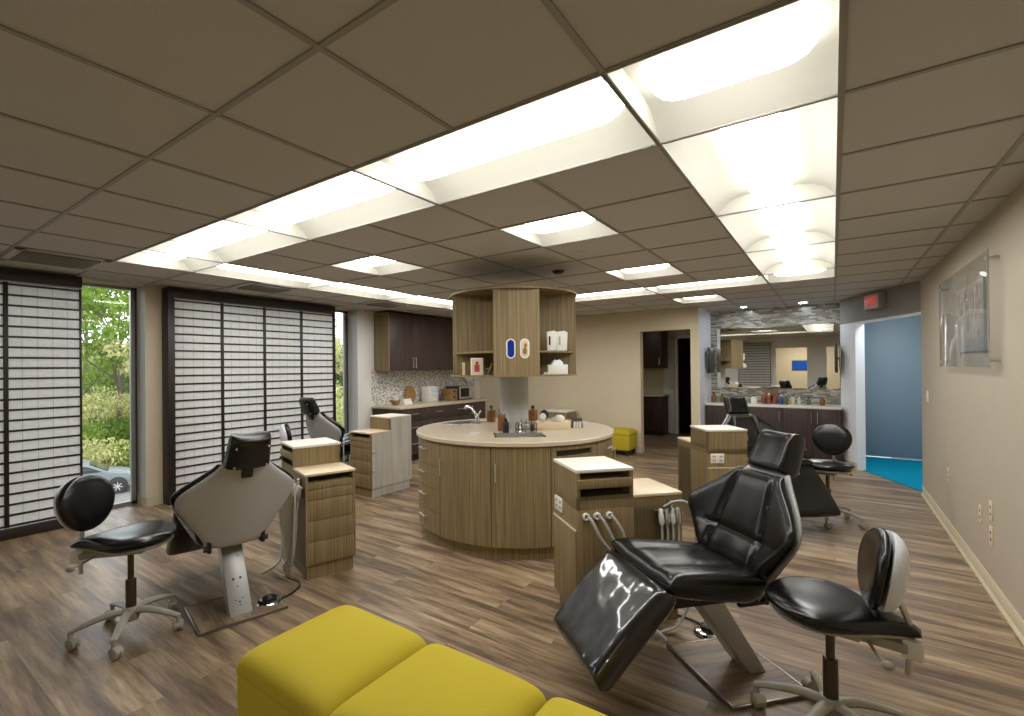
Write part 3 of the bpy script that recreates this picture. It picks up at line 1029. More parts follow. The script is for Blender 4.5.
pedal('round chrome foot pedal on the floor plate of the left chair', (-2.86, 1.66), 75)
pedal('round chrome foot pedal behind the post of the foreground chair', (-0.56, 2.86), 130)


# ------------------------------------------------------------------ stools (local +x = where the sitter faces)
def stool(label, loc, deg, back_yaw=0.0, caster0=0.0, seat_z=0.5, back_h=0.0, back_x=-0.165):
    t = thing('operator_stool', label, 'stool', (loc[0], loc[1], 0), R(deg), 'black saddle stools with round backrests')
    m = MB()
    m.lathe([(0, 0.075), (0.036, 0.075), (0.042, 0.09), (0.046, 0.135), (0.036, 0.15), (0, 0.15)], 20)
    for k in range(5):
        a = caster0 + k * 2 * PI / 5
        c, s = math.cos(a), math.sin(a)
        pts = [(0.03 * c, 0.03 * s, 0.125), (0.10 * c, 0.10 * s, 0.128), (0.20 * c, 0.20 * s, 0.108), (0.265 * c, 0.265 * s, 0.088)]
        m.tube(bez(pts, 4), [0.025, 0.0245, 0.024, 0.0235, 0.023, 0.022, 0.021, 0.020, 0.019, 0.018, 0.017, 0.0165, 0.016], 10, flat=0.75)
        m.tube([(0.26 * c, 0.26 * s, 0.094), (0.26 * c, 0.26 * s, 0.05)], 0.012, 10)
    m.build('star_base', 'base_grey', t)
    for k in range(5):
        a = caster0 + k * 2 * PI / 5
        w = a + PI / 2 + 0.8 * math.sin(3 * k + 1)
        X = Matrix.Translation((0.26 * math.cos(a), 0.26 * math.sin(a), 0.029)) @ Matrix.Rotation(w, 4, 'Z') @ Matrix.Translation((0.014, 0, 0)) @ Matrix.Rotation(PI / 2, 4, 'X')
        cw = MB().lathe([(0, -0.024), (0.02, -0.024), (0.027, -0.02), (0.0285, -0.012), (0.0285, -0.005), (0.022, -0.004), (0.022, 0.004), (0.0285, 0.005), (0.0285, 0.012), (0.027, 0.02), (0.02, 0.024), (0, 0.024)], 20, X=X)
        cc = cw.build('caster', 'base_grey', t)
        X2 = Matrix.Translation((0.26 * math.cos(a), 0.26 * math.sin(a), 0.029)) @ Matrix.Rotation(w, 4, 'Z')
        MB().lathe([(0.031, -0.019), (0.031, 0.019)], 12, X=X2 @ Matrix.Translation((0.014, 0, 0)) @ Matrix.Rotation(PI / 2, 4, 'X'), a0=0.3, a1=PI - 0.1).build('caster_hood', 'base_grey', cc)
    MB().lathe([(0, 0.09), (0.026, 0.09), (0.026, 0.30), (0.022, 0.305), (0.0, 0.305)], 18).build('lift_sleeve', 'gas', t)
    MB().lathe([(0, 0.30), (0.0155, 0.30), (0.0155, seat_z - 0.05), (0, seat_z - 0.05)], 14).build('lift_rod', 'gas', t)
    m = MB().box(-0.10, 0.08, -0.075, 0.075, seat_z - 0.075, seat_z - 0.045, 0.008)
    m.box(-0.235, -0.09, -0.032, 0.032, seat_z - 0.088, seat_z - 0.05, 0.01)
    m.build('tilt_mechanism', 'base_grey', t)
    for s, x in ((1, -0.12), (-1, -0.16)):
        MB().tube([(x, s * 0.03, seat_z - 0.075), (x - 0.03, s * 0.10, seat_z - 0.085), (x - 0.06, s * 0.14, seat_z - 0.09)], 0.006, 8).ball((x - 0.06, s * 0.145, seat_z - 0.09), (0.02, 0.01, 0.016)).build('lever', 'base_grey', t)
    # teardrop seat, pointed under the backrest
    def wt(v):
        if v > 0.60:
            return 0.004 + 0.208 * math.sqrt(max(0.0, 1 - ((v - 0.60) / 0.40) ** 2))
        k = v / 0.60
        return 0.030 + 0.182 * (k * k * (3 - 2 * k))
    def pt(u, v, h, s):
        x = -0.27 + 0.49 * v
        return (x, u, seat_z + h + 0.02 * (v - 0.5) + 0.012 * (u / 0.2) ** 2)
    MB().pad(wt, lambda u, v: 0.040, lambda u, v: 0.022, pt, 26, 26, 4).build('seat', 'leather_plain', t)
    MB().pad(lambda v: wt(v) * 0.9, lambda u, v: 0.004, lambda u, v: 0.022, lambda u, v, h, s: (pt(u, v, 0, s)[0] * 0.93, u, seat_z - 0.024 + h), 20, 20, 4).build('seat_pan', 'base_grey', t)
    # backrest on its bent post
    MB().tube(bez([(-0.232, 0, seat_z - 0.17), (-0.236, 0, seat_z - 0.02), (-0.226, 0, seat_z + 0.05), (back_x - 0.055, 0, seat_z + 0.13)], 6), 0.011, 12).build('back_post', 'steel', t)
    MB().box(-0.275, -0.215, -0.025, 0.025, seat_z - 0.105, seat_z - 0.035, 0.008).build('post_clamp', 'white_plastic', t)
    zc = seat_z + 0.215 + back_h
    B = Matrix.Translation((back_x, 0, zc)) @ Matrix.Rotation(back_yaw, 4, 'Z') @ Matrix.Rotation(R(-9), 4, 'Y')
    def egg(v): return 0.158 * math.sqrt(max(0.0, 1 - (2 * v - 1) ** 2)) * (0.86 + 0.2 * v) + 0.004
    def pe(u, v, h, s):
        return B @ Vector((h - 0.06 * (1 - (u / 0.17) ** 2) * 0.35, u, -0.15 + 0.30 * v))
    MB().pad(egg, lambda u, v: 0.036, lambda u, v: 0.012, pe, 26, 26, 4).build('backrest', 'leather_plain', t)
    def pe2(u, v, h, s):
        return B @ Vector((h - 0.02 - 0.06 * (1 - (u / 0.17) ** 2) * 0.35, u, -0.147 + 0.294 * v))
    MB().pad(lambda v: egg(v) * 0.97, lambda u, v: 0.004, lambda u, v: 0.058, pe2, 24, 24, 3).build('back_shell', 'shell_white', t)
    return t


stool('black stool with grey star base beside the left screen and tree window', (-3.19, 1.03), 54, R(-28), R(-106 - 54), 0.53, 0.0, -0.195)
stool('black stool with white backrest shell at the right, beside the foreground chair', (-0.02, 2.36), 174, R(14), R(2), 0.50, -0.02, -0.13)
stool('black stool in front of the mirror niche, beside the blue door', (-0.05, 5.55), 258, R(8), R(10), 0.52, 0.01)
stool('black stool mostly hidden behind the stepped cabinet, only its backrest showing', (-4.72, 3.18), 58, R(0), R(20), 0.52)


# ------------------------------------------------------------------ yellow ottomans
def ottoman(label, loc, size=0.505, h=0.44, deg=0, legs=0.06):
    t = thing('ottoman', label, 'ottoman', (loc[0], loc[1], 0), R(deg), 'yellow upholstered ottomans')
    s = size / 2
    MB().box(-s, s, -s, s, legs, h - 0.06, 0.022, seg=3).build('upholstered_base', 'yellow', t)
    def pc(u, v, hh, q): return (u, -s - 0.006 + (size + 0.012) * v, h - 0.075 + hh)
    def ww(v):
        e = abs(2 * v - 1)
        return (s + 0.006) * (1 - 0.10 * max(0, (e - 0.86) / 0.14) ** 2.2)
    MB().pad(ww, lambda u, v: 0.072 + 0.016 * (1 - (u / s) ** 2) * (1 - (2 * v - 1) ** 2), lambda u, v: 0.02, pc, 32, 32, 9).build('cushion', 'yellow', t)
    for a in (-1, 1):
        for b in (-1, 1):
            MB().box(a * (s - 0.05) - 0.02, a * (s - 0.05) + 0.02, b * (s - 0.05) - 0.02, b * (s - 0.05) + 0.02, 0, legs + 0.01, 0.003).build('leg', 'slat_dark', t)
    return t


ottoman('yellow fabric ottoman in the foreground, the one closest to the left chair', (-1.530, 1.150))
ottoman('yellow fabric ottoman in the foreground, middle one of the three', (-1.012, 1.150))
ottoman('yellow fabric ottoman in the foreground, the one closest to the foreground black chair', (-0.494, 1.150))
ottoman('small yellow ottoman on dark legs against the far wall beside the doorway', (-2.88, 7.93), 0.42, 0.42, 0, 0.09)


# ------------------------------------------------------------------ round island
IC = Vector((-2.414, 3.833))


def pol(r, deg, c=IC): return (c.x + r * math.cos(R(deg)), c.y + r * math.sin(R(deg)))


def carve(o, boxes):
    """cut box-shaped openings out of a finished mesh"""
    cut = MB()
    for X, sx, sy, z0, z1 in boxes:
        cut.box(-sx, sx, -sy, sy, z0, z1, 0.02, X=X)
    c = cut.build('opening_tool', 'steel', None, False)
    md = o.modifiers.new('cut', 'BOOLEAN')
    md.operation = 'DIFFERENCE'
    md.solver = 'EXACT'
    md.object = c
    bpy.context.view_layer.update()
    dg = bpy.context.evaluated_depsgraph_get()
    me = bpy.data.meshes.new_from_object(o.evaluated_get(dg))
    o.modifiers.clear()
    o.data = me
    bpy.data.objects.remove(c)


t = thing('island_cabinet', 'round wood veneer island cabinet in the middle of the room', 'cabinet', (IC.x, IC.y, 0))
MB().lathe([(0, 0), (0.845, 0), (0.845, 0.10), (0, 0.10)], 72).build('kick_base', 'veneer', t)
MB().lathe([(0.84, 0.10), (0.868, 0.10), (0.868, 0.862), (0.84, 0.862)], 96).build('carcass', 'recess', t)
MB().lathe([(0, 0.10), (0.868, 0.10), (0.868, 0.102), (0, 0.102)], 72).build('bottom_panel', 'veneer', t)


def vhandle(a, z0, z1, par):
    x, y = pol(0.908, a, Vector((0, 0)))
    x2, y2 = pol(0.884, a, Vector((0, 0)))
    MB().tube([(x, y, z0), (x, y, z1)], 0.0055, 8).tube([(x2, y2, z0 + 0.015), (x, y, z0 + 0.015)], 0.0045, 8).tube([(x2, y2, z1 - 0.015), (x, y, z1 - 0.015)], 0.0045, 8).build('handle', 'steel', par)


def hhandle(a, z, par, half=4.2):
    pts = [pol(0.915, a + half * (q / 3 - 1), Vector((0, 0))) + (z,) for q in range(7)]
    m = MB().tube(pts, 0.0055, 8)
    for s in (-0.8, 0.8):
        m.tube([pol(0.884, a + half * s, Vector((0, 0))) + (z,), pol(0.915, a + half * s, Vector((0, 0))) + (z,)], 0.0045, 8)
    m.build('handle', 'steel', par)


g = 0.18
doors = [(-100.6, -69.4), (-69.4, -39.6), (-39.6, -36.2)]
for a0, a1 in ((-100.6, -69.4), (-69.4, -39.6), (21, 51), (51, 81), (111, 140), (140, 170), (170, 200), (200, 232)):
    dd = MB().arc_block(0.868, 0.885, 0.103, 0.858, R(a0 + g), R(a1 - g), 16).build('door', 'veneer', t)
    vhandle(a0 + 2.5 if a0 in (-69.4, 51, 140, 200) else a0 + 1.6, 0.60, 0.74, dd)
for a0, a1 in ((-128, -100.6), (-9, 21), (81, 111)):
    for z0, z1 in ((0.103, 0.285), (0.288, 0.47), (0.473, 0.655), (0.658, 0.858)):
        dd = MB().arc_block(0.868, 0.885, z0, z1, R(a0 + g), R(a1 - g), 14).build('drawer', 'veneer', t)
        hhandle((a0 + a1) / 2 - 3, (z0 + z1) / 2 + 0.03, dd)
# door below a slot
MB().arc_block(0.868, 0.885, 0.103, 0.78, R(-39.6 + g), R(-9 - g), 16).arc_block(0.868, 0.885, 0.825, 0.858, R(-39.6 + g), R(-9 - g), 16).arc_block(0.868, 0.885, 0.78, 0.825, R(-39.6 + g), R(-36.5), 3).arc_block(0.868, 0.885, 0.78, 0.825, R(-14), R(-9 - g), 4).build('slotted_door', 'veneer', t)
top = MB().lathe([(0, 0.863), (0.898, 0.863), (0.905, 0.868), (0.905, 0.894), (0.90, 0.90), (0, 0.90)], 128, c=(IC.x, IC.y, 0)).build('island_countertop', 'stone')
tag(top, 'round beige stone countertop of the middle island', 'countertop')
S1 = Matrix.Translation((*pol(0.50, -53), 0)) @ Matrix.Rotation(R(-53), 4, 'Z')
S2 = Matrix.Translation((*pol(0.665, 172), 0)) @ Matrix.Rotation(R(172), 4, 'Z')
carve(top, [(S1, 0.125, 0.20, 0.80, 1.0), (S2, 0.125, 0.19, 0.80, 1.0)])


def sink(label, c, a, hw, hl, X):
    s = thing('sink', label, 'sink', (c[0], c[1], 0.9), R(a), 'steel sinks in the island')
    m = MB()
    t_ = 0.004
    m.box(-hw, hw, -hl, hl, -0.13, -0.126)
    m.box(-hw, -hw + t_, -hl, hl, -0.13, 0.0).box(hw - t_, hw, -hl, hl, -0.13, 0.0)
    m.box(-hw, hw, -hl, -hl + t_, -0.13, 0.0).box(-hw, hw, hl - t_, hl, -0.13, 0.0)
    m.build('basin', 'steel', s)
    m = MB()
    m.box(-hw - 0.012, -hw + 0.006, -hl - 0.012, hl + 0.012, 0.0, 0.004, 0.001).box(hw - 0.006, hw + 0.012, -hl - 0.012, hl + 0.012, 0.0, 0.004, 0.001)
    m.box(-hw - 0.012, hw + 0.012, -hl - 0.012, -hl + 0.006, 0.0, 0.004, 0.001).box(-hw - 0.012, hw + 0.012, hl - 0.006, hl + 0.012, 0.0, 0.004, 0.001)
    m.build('rim', 'chrome', s)
    MB().lathe([(0, -0.1255), (0.03, -0.1255), (0.032, -0.122), (0.02, -0.121), (0, -0.123)], 20).build('drain', 'chrome', s)


sink('square steel sink in the island counter, in front of the wire rack', pol(0.50, -53), -53, 0.122, 0.197, S1)
sink('steel sink at the end of the island counter toward the dark wall cabinets', pol(0.665, 172), 172, 0.122, 0.187, S2)


def faucet(label, loc, deg, k=1.0):
    f = thing('faucet', label, 'faucet', (loc[0], loc[1], 0.9), R(deg), 'island faucets')
    MB().lathe([(0, 0), (0.032 * k, 0), (0.032 * k, 0.006), (0.024 * k, 0.012), (0.021 * k, 0.06 * k), (0.018 * k, 0.075 * k), (0, 0.075 * k)], 20).build('faucet_body', 'chrome', f)
    MB().tube(bez([(0, 0, 0.05 * k), (0.03 * k, 0, 0.11 * k), (0.09 * k, 0, 0.155 * k), (0.15 * k, 0, 0.165 * k), (0.175 * k, 0, 0.145 * k)], 6), 0.0145 * k, 12).build('spout', 'chrome', f)
    MB().tube([(0, 0, 0.07 * k), (-0.02 * k, 0, 0.10 * k), (-0.06 * k, 0, 0.135 * k)], [0.014 * k, 0.011 * k, 0.008 * k], 10).build('lever', 'chrome', f)


faucet('chrome single lever faucet over the sink toward the dark wall cabinets', pol(0.49, 171), 172, 1.0)
faucet('small chrome faucet at the sink in front of the wire rack', pol(0.345, -49), -53, 0.62)
for nm, c in (('pale grommet cap in the island counter, toward the doorway', (-1.99, 4.42)), ('pale grommet cap in the island counter, left of the front sink', (-2.50, 3.34))):
    tag(MB().lathe([(0, 0.900), (0.045, 0.900), (0.043, 0.904), (0.03, 0.9045), (0.028, 0.903), (0, 0.903)], 24, c=(c[0], c[1], 0)).build('grommet_cap', 'hose'), nm, 'grommet', 'counter grommets')

# round column and hanging cabinet
HC = Vector((-2.443, 3.881))
o = struct(MB().lathe([(0, 0.9005), (0.135, 0.9005), (0.135, 1.385), (0, 1.385)], 48, c=(HC.x - 0.01, HC.y + 0.02, 0)), 'column', 'shell')
HA = -55
t = thing('hanging_cabinet', 'round wood veneer cabinet raised on a column over the island', 'cabinet', (HC.x, HC.y, 0), R(HA))
Z0, Z1 = 1.385, 2.135
RB = 0.572
MB().lathe([(0, Z0), (RB + 0.022, Z0), (RB + 0.022, Z0 + 0.014), (0, Z0 + 0.014)], 72).build('bottom_disc', 'veneer', t)
MB().lathe([(0, Z1 - 0.014), (RB + 0.025, Z1 - 0.014), (RB + 0.025, Z1), (0, Z1)], 72).build('top_disc', 'veneer', t)
for k in range(4):
    X = Matrix.Rotation(k * PI / 2, 4, 'Z')
    b = MB().box(0.19, RB - 0.015, -0.192, 0.192, Z0 + 0.014, Z1 - 0.014, X=X).build('cabinet_block', 'veneer', t)
    if k in (0, 2):
        for y, mat, lab in ((-0.048, 'blue_plate', 'blue glove window'), (0.068, 'lam_cream', 'cream glove window')):
            def stad(hw, hh, n=10):
                return [(hw * math.cos(PI * q / n), hh - hw + hw * math.sin(PI * q / n)) for q in range(n + 1)] + [(-hw * math.cos(PI * q / n), -(hh - hw) - hw * math.sin(PI * q / n)) for q in range(n + 1)]
            XX = X @ Matrix.Translation((RB - 0.015, y, 1.62))
            w = MB().prism(stad(0.039, 0.083), 0.0, 0.009, 'x', X=XX).build('window_rim', 'white_plastic', b)
            MB().prism(stad(0.028, 0.072), 0.009, 0.0115, 'x', X=XX).build('window_fill', mat, b)['label'] = lab
            if mat == 'lam_cream':
                MB().ball((RB - 0.004, y, 1.60), (0.006, 0.018, 0.03), X=X).ball((RB - 0.004, y + 0.006, 1.645), (0.005, 0.012, 0.02), X=X).build('glove_fold', 'wicker', b)
    sh = MB()
    a0, a1 = k * 90 + 20, k * 90 + 70
    m = MB().arc_block(0.02, RB - 0.01, 1.588, 1.604, R(k * 90 + 12), R(k * 90 + 78), 16)
    m.build('shelf', 'veneer', t)
# end fins where a bay meets the outer rim
HX = Matrix.Translation((HC.x, HC.y, 0)) @ Matrix.Rotation(R(HA), 4, 'Z')


def hp(x, y, z): return HX @ Vector((x, y, z))


# objects on its shelves (bay toward -y is on the left of the front block, +y on the right)
def carton(name, label, cat, loc, rz, sx, sy, sz, mat, front=None, group=None):
    c = thing(name, label, cat, loc, rz, group)
    MB().box(-sx / 2, sx / 2, -sy / 2, sy / 2, 0, sz, 0.003).build('carton', mat, c)
    if front:
        front(c)
    return c


def fig(c):
    MB().box(0.0305, 0.0315, -0.045, 0.045, 0.012, 0.138).build('printed_panel', 'lam_cream', c)
    MB().ball((0.032, 0.0, 0.105), (0.002, 0.013, 0.014)).box(0.0316, 0.0322, -0.022, 0.022, 0.03, 0.09, 0.0).build('red_print', 'red_ink', c)


carton('picture_box', 'white box with a red print on the lower left shelf of the round cabinet', 'box', hp(0.36, -0.335, 1.399), R(HA), 0.06, 0.11, 0.15, 'white_plastic', fig)
carton('thin_box', 'thin cream box standing beside the white box with a red print', 'box', hp(0.30, -0.455, 1.399), R(HA), 0.05, 0.025, 0.11, 'lam_cream')
b = thing('clip_tool', 'slim grey clip leaning in the dark lower bay beside the front panel', 'tool', hp(0.34, -0.225, 1.399), R(HA))
MB().tube([(0, -0.02, 0.0), (0.02, 0.02, 0.10)], 0.006, 8).build('clip_shaft', 'steel', b)
MB().tube([(0, -0.03, 0.055), (0.012, 0.0, 0.06)], 0.005, 8).build('clip_jaw', 'steel', b)
for k, (y, w_, lab) in enumerate(((0.315, 0.08, 'white holder with a slot on the upper right shelf, nearer the front panel'), (0.405, 0.085, 'white folded holder on the upper right shelf, nearer the rim'))):
    w = thing('paper_holder', lab, 'holder', hp(0.37 - 0.03 * k, y, 1.604), R(HA), 'white holders on the upper shelf')
    MB().prism([(-w_ / 2, 0), (w_ / 2, 0), (w_ / 2 + 0.008, 0.16), (w_ / 4, 0.175), (-w_ / 2 - 0.006, 0.165)], -0.03, 0.03, 'x', bevel=0.006).build('pouch', 'white_plastic', w)
    MB().box(0.0305, 0.032, -0.028, -0.012, 0.05, 0.125, 0.0005).build('label_slot', 'recess' if k == 0 else 'hose', w)
c = thing('tissue_box', 'white tissue box on the lower right shelf of the round cabinet', 'box', hp(0.37, 0.36, 1.399), R(HA))
MB().box(-0.06, 0.06, -0.085, 0.085, 0, 0.085, 0.004).build('carton', 'white_plastic', c)
MB().pad(lambda v: 0.04, lambda u, v: 0.035 + 0.01 * math.sin(u * 140) * math.cos(v * 9), lambda u, v: 0.002, lambda u, v, h, s: (u, -0.05 + 0.1 * v, 0.086 + h), 14, 14, 4).build('tissue', 'shell_white', c)
tag(MB().box(-0.05, 0.05, -0.02, 0.02, 0, 0.02, 0.004, X=Matrix.Translation(hp(0.43, 0.25, 1.399)) @ Matrix.Rotation(R(HA), 4, 'Z')).build('paper_pad', 'lam_cream'), 'small cream pad beside the tissue box on the lower right shelf', 'pad')


# objects on the island counter
def bottle(label, loc, r, h, mat, cap, group, z=0.9, pump=False, square=False, capm='white_plastic'):
    b = thing('bottle', label, 'bottle', (loc[0], loc[1], z), 0, group)
    if square:
        MB().box(-r, r, -r, r, 0, h * 0.72, 0.008).lathe([(r * 0.8, h * 0.71), (r * 0.42, h * 0.80), (r * 0.4, h * 0.84), (0, h * 0.84)], 16).build('bottle_body', mat, b)
    else:
        MB().lathe([(0, 0), (r * 0.95, 0), (r, 0.006), (r, h * 0.66), (r * 0.85, h * 0.75), (r * 0.42, h * 0.81), (r * 0.4, h * 0.85), (0, h * 0.85)], 20).build('bottle_body', mat, b)
    MB().lathe([(0, h * 0.83), (r * 0.48, h * 0.83), (r * 0.46, h * 0.98), (r * 0.3, h), (0, h)], 16).build('cap', capm if cap is None else cap, b)
    return b


bottle('tall amber bottle with a green cap on the island counter, left of the column', (-2.88, 4.13), 0.035, 0.175, 'amber', 'green_cap', 'amber bottles on the island', square=True)
cup = thing('tool_cup', 'amber cup full of slim tools in front of the column', 'cup', (-2.395, 3.60, 0.9))
MB().box(-0.036, 0.036, -0.036, 0.036, 0, 0.145, 0.006, X=Matrix.Rotation(0.6, 4, 'Z')).build('cup_body', 'amber', cup)
for k in range(6):
    a = k * 1.05
    MB().tube([(0.012 * math.cos(a), 0.012 * math.sin(a), 0.12), (0.026 * math.cos(a), 0.026 * math.sin(a), 0.19 + 0.008 * (k % 3))], 0.004, 6).build('slim_tool', ('steel', 'blue_bottle', 'hose')[k % 3], cup)
bottle('small black bottle at the edge of the front sink', (-2.30, 3.52), 0.028, 0.12, 'dark', 'dark', None)
bottle('amber bottle on the far side of the island, right of the column', (-2.565, 4.45), 0.038, 0.16, 'amber', 'recess', 'amber bottles on the island', square=True)
rk = thing('wire_rack', 'dark wire rack of jars behind the front sink', 'rack', (-2.19, 3.68, 0.9), R(30))
m = MB()
for z in (0.02, 0.07):
    m.tube([(-0.09, -0.045, z), (0.09, -0.045, z), (0.09, 0.045, z), (-0.09, 0.045, z), (-0.09, -0.045, z)], 0.003, 6)
for x in (-0.09, -0.045, 0, 0.045, 0.09):
    m.tube([(x, -0.045, 0.0), (x, -0.045, 0.10 if abs(x) < 0.05 else 0.07)], 0.003, 6).tube([(x, 0.045, 0.0), (x, 0.045, 0.10 if abs(x) < 0.05 else 0.07)], 0.003, 6)
m.build('wire_frame', 'dark', rk)
for x in (-0.055, 0.0, 0.055):
    MB().lathe([(0, 0.0), (0.02, 0.0), (0.021, 0.05), (0.016, 0.058), (0, 0.058)], 14, c=(x, 0, 0.004)).build('jar', 'slate' if x else 'steel', rk)
tb = thing('supply_tray', 'low cream tray with white wipes on the island counter, right of the column', 'tray', (-2.085, 3.98, 0.9), R(35))
MB().box(-0.15, 0.15, -0.07, 0.07, 0, 0.065, 0.004).build('tray_body', 'lam_cream', tb)
MB().ball((0.06, 0.0, 0.09), (0.05, 0.04, 0.035)).ball((0.02, 0.02, 0.08), (0.035, 0.03, 0.025)).build('wipes', 'white_plastic', tb)
MB().lathe([(0, 0.0), (0.03, 0.0), (0.03, 0.05), (0, 0.05)], 18, X=Matrix.Translation((-0.09, 0.04, 0.095)) @ Matrix.Rotation(1.2, 4, 'X')).build('tape_roll', 'shell_white', tb)
tag(MB().ball((0, 0, 0.055), (0.05, 0.035, 0.055)).build('black_pouch', 'dark'), 'black pouch behind the amber bottle on the far side of the island', 'pouch').location = (-2.50, 4.58, 0.9)
ct = thing('card_stand', 'small dark stand of white cards on the island counter, right end of the tray', 'stand', (-1.93, 4.16, 0.9), R(35))
MB().prism([(-0.035, 0), (0.035, 0), (0.0, 0.085)], -0.05, 0.05, 'x').build('easel', 'slat_dark', ct)
for k in range(3):
    MB().box(-0.036 + 0.026 * k, -0.018 + 0.026 * k, -0.036, -0.032, 0.01, 0.065, X=Matrix.Rotation(0.2, 4, 'X')).build('card', 'white_plastic', ct)
lc = thing('low_cabinet', 'low cabinet with a white top by the far wall, seen past the island counter', 'cabinet', (-4.02, 7.92, 0), R(0))
MB().box(-0.25, 0.25, -0.2, 0.2, 0.06, 0.66, 0.003).box(-0.23, 0.23, -0.18, 0.2, 0, 0.06).build('body', 'veneer', lc)
MB().box(-0.26, 0.26, -0.21, 0.2, 0.66, 0.69, 0.003).build('top', 'lam_white', lc)
for s in (-1, 1):
    d = MB().box(s * 0.125 - 0.12, s * 0.125 + 0.12, -0.216, -0.2, 0.08, 0.64, 0.002).build('door', 'veneer', lc)
    MB().tube([(s * 0.03, -0.235, 0.45), (s * 0.03, -0.235, 0.58)], 0.005, 8).build('handle', 'steel', d)


# ------------------------------------------------------------------ dark kitchenette along the window wall
def barh(m, p, q, r=0.0055):
    m.tube([p, q], r, 8)


t = thing('base_cabinet', 'dark base cabinet run along the window wall with drawers', 'cabinet', (0, 0, 0))
MB().box(-5.99, -5.42, 5.27, 7.5, 0, 0.10).build('kick_base', 'slat_dark', t)
MB().box(-5.99, -5.37, 5.27, 7.5, 0.10, 0.83).build('carcass', 'veneer_dark', t)
MB().box(-5.99, -5.352, 5.252, 5.27, 0.0, 0.83).build('end_panel', 'wood_dark', t)
ys = [5.28, 5.84, 6.42, 7.0, 7.49]
for k, (a, b) in enumerate(zip(ys, ys[1:])):
    if k < 3:
        for z0, z1 in ((0.11, 0.40), (0.403, 0.62), (0.623, 0.825)):
            d = MB().box(-5.37, -5.352, a + 0.002, b - 0.002, z0, z1, 0.001).build('drawer', 'veneer_dark', t)
            m = MB()
            barh(m, (-5.325, (a + b) / 2 - 0.08, (z0 + z1) / 2 + 0.02), (-5.325, (a + b) / 2 + 0.08, (z0 + z1) / 2 + 0.02))
            for s in (-0.065, 0.065):
                barh(m, (-5.352, (a + b) / 2 + s, (z0 + z1) / 2 + 0.02), (-5.325, (a + b) / 2 + s, (z0 + z1) / 2 + 0.02), 0.004)
            m.build('handle', 'steel', d)
    else:
        d = MB().box(-5.37, -5.352, a + 0.002, b - 0.002, 0.11, 0.825, 0.001).build('door', 'veneer_dark', t)
        m = MB()
        barh(m, (-5.325, a + 0.04, 0.62), (-5.325, a + 0.04, 0.78))
        barh(m, (-5.352, a + 0.04, 0.64), (-5.325, a + 0.04, 0.64), 0.004)
        barh(m, (-5.352, a + 0.04, 0.76), (-5.325, a + 0.04, 0.76), 0.004)
        m.build('handle', 'steel', d)
tag(MB().box(-5.99, -5.335, 5.235, 7.52, 0.832, 0.87, 0.004).build('kitchen_countertop', 'stone'), 'beige stone countertop on the dark base cabinets', 'countertop')
struct(MB().box(-6.0, -5.992, 5.25, 8.0, 0.87, 1.46), 'backsplash', 'kitchen_tile').rotation_euler = (0, 0, 0)
for k, (a, b) in enumerate(((5.30, 6.42), (6.42, 7.54))):
    t = thing('wall_cabinet', ['dark wall cabinet over the mosaic, the one with a wood end panel by the pillar', 'dark wall cabinet over the mosaic, the one nearer the far wall'][k], 'cabinet', (0, 0, 0), 0, 'dark wall cabinets')
    MB().box(-5.99, -5.67, a + 0.018, b, 1.43, 2.36).build('carcass', 'veneer_dark', t)
    MB().box(-5.99, -5.65, a, a + 0.018, 1.43, 2.36).build('end_panel', 'veneer' if k == 0 else 'veneer_dark', t)
    mid = (a + b) / 2
    for s, (p, q) in ((1, (a + 0.02, mid - 0.0015)), (-1, (mid + 0.0015, b - 0.002))):
        d = MB().box(-5.67, -5.65, p, q, 1.432, 2.358, 0.001).build('door', 'veneer_dark', t)
        y = (q if s > 0 else p) - s * 0.03
        m = MB()
        barh(m, (-5.62, y, 1.47), (-5.62, y, 1.65))
        barh(m, (-5.65, y, 1.49), (-5.62, y, 1.49), 0.004)
        barh(m, (-5.65, y, 1.63), (-5.62, y, 1.63), 0.004)
        m.build('handle', 'steel', d)
b = thing('bowl', 'small patterned bowl at the pillar end of the kitchen counter', 'bowl', (-5.72, 5.50, 0.87))
MB().lathe([(0, 0.0), (0.04, 0.0), (0.045, 0.01), (0.085, 0.06), (0.092, 0.085), (0.084, 0.085), (0.075, 0.06), (0.03, 0.018), (0, 0.016)], 24).build('bowl_body', 'wicker', b)
MB().ball((0.02, 0.0, 0.075), (0.035, 0.035, 0.03)).ball((-0.03, 0.02, 0.075), (0.03, 0.03, 0.028)).build('wrapped_sweets', 'lam_cream', b)
tag(MB().prism([(-0.06, 0), (0.06, 0), (0.015, 0.09), (-0.005, 0.09)], -0.09, 0.09, 'y').build('card_tent', 'white_plastic'), 'folded white card standing on the kitchen counter', 'card').location = (-5.74, 5.77, 0.87)
b = thing('cutting_board', 'oval wooden board leaning on the mosaic behind the counter', 'board', (-5.93, 6.08, 0.87))
MB().prism([(0.13 * math.cos(q * PI / 12), 0.15 + 0.15 * math.sin(q * PI / 12)) for q in range(24)], -0.010, 0.010, 'x', X=Matrix.Rotation(R(-8), 4, 'Y')).build('board', 'wicker', b)
b = thing('drawer_tower', 'small frosted plastic drawer tower on the kitchen counter', 'organizer', (-5.80, 6.42, 0.87))
MB().box(-0.10, 0.10, -0.11, 0.11, 0, 0.27, 0.004).build('tower_frame', 'white_plastic', b)
for k in range(3):
    d = MB().box(0.10, 0.112, -0.10, 0.10, 0.012 + 0.086 * k, 0.088 + 0.086 * k, 0.003).build('tray_drawer', 'clear_plastic', b)
    MB().box(0.112, 0.122, -0.03, 0.03, 0.045 + 0.086 * k, 0.055 + 0.086 * k, 0.002).build('pull', 'white_plastic', d)
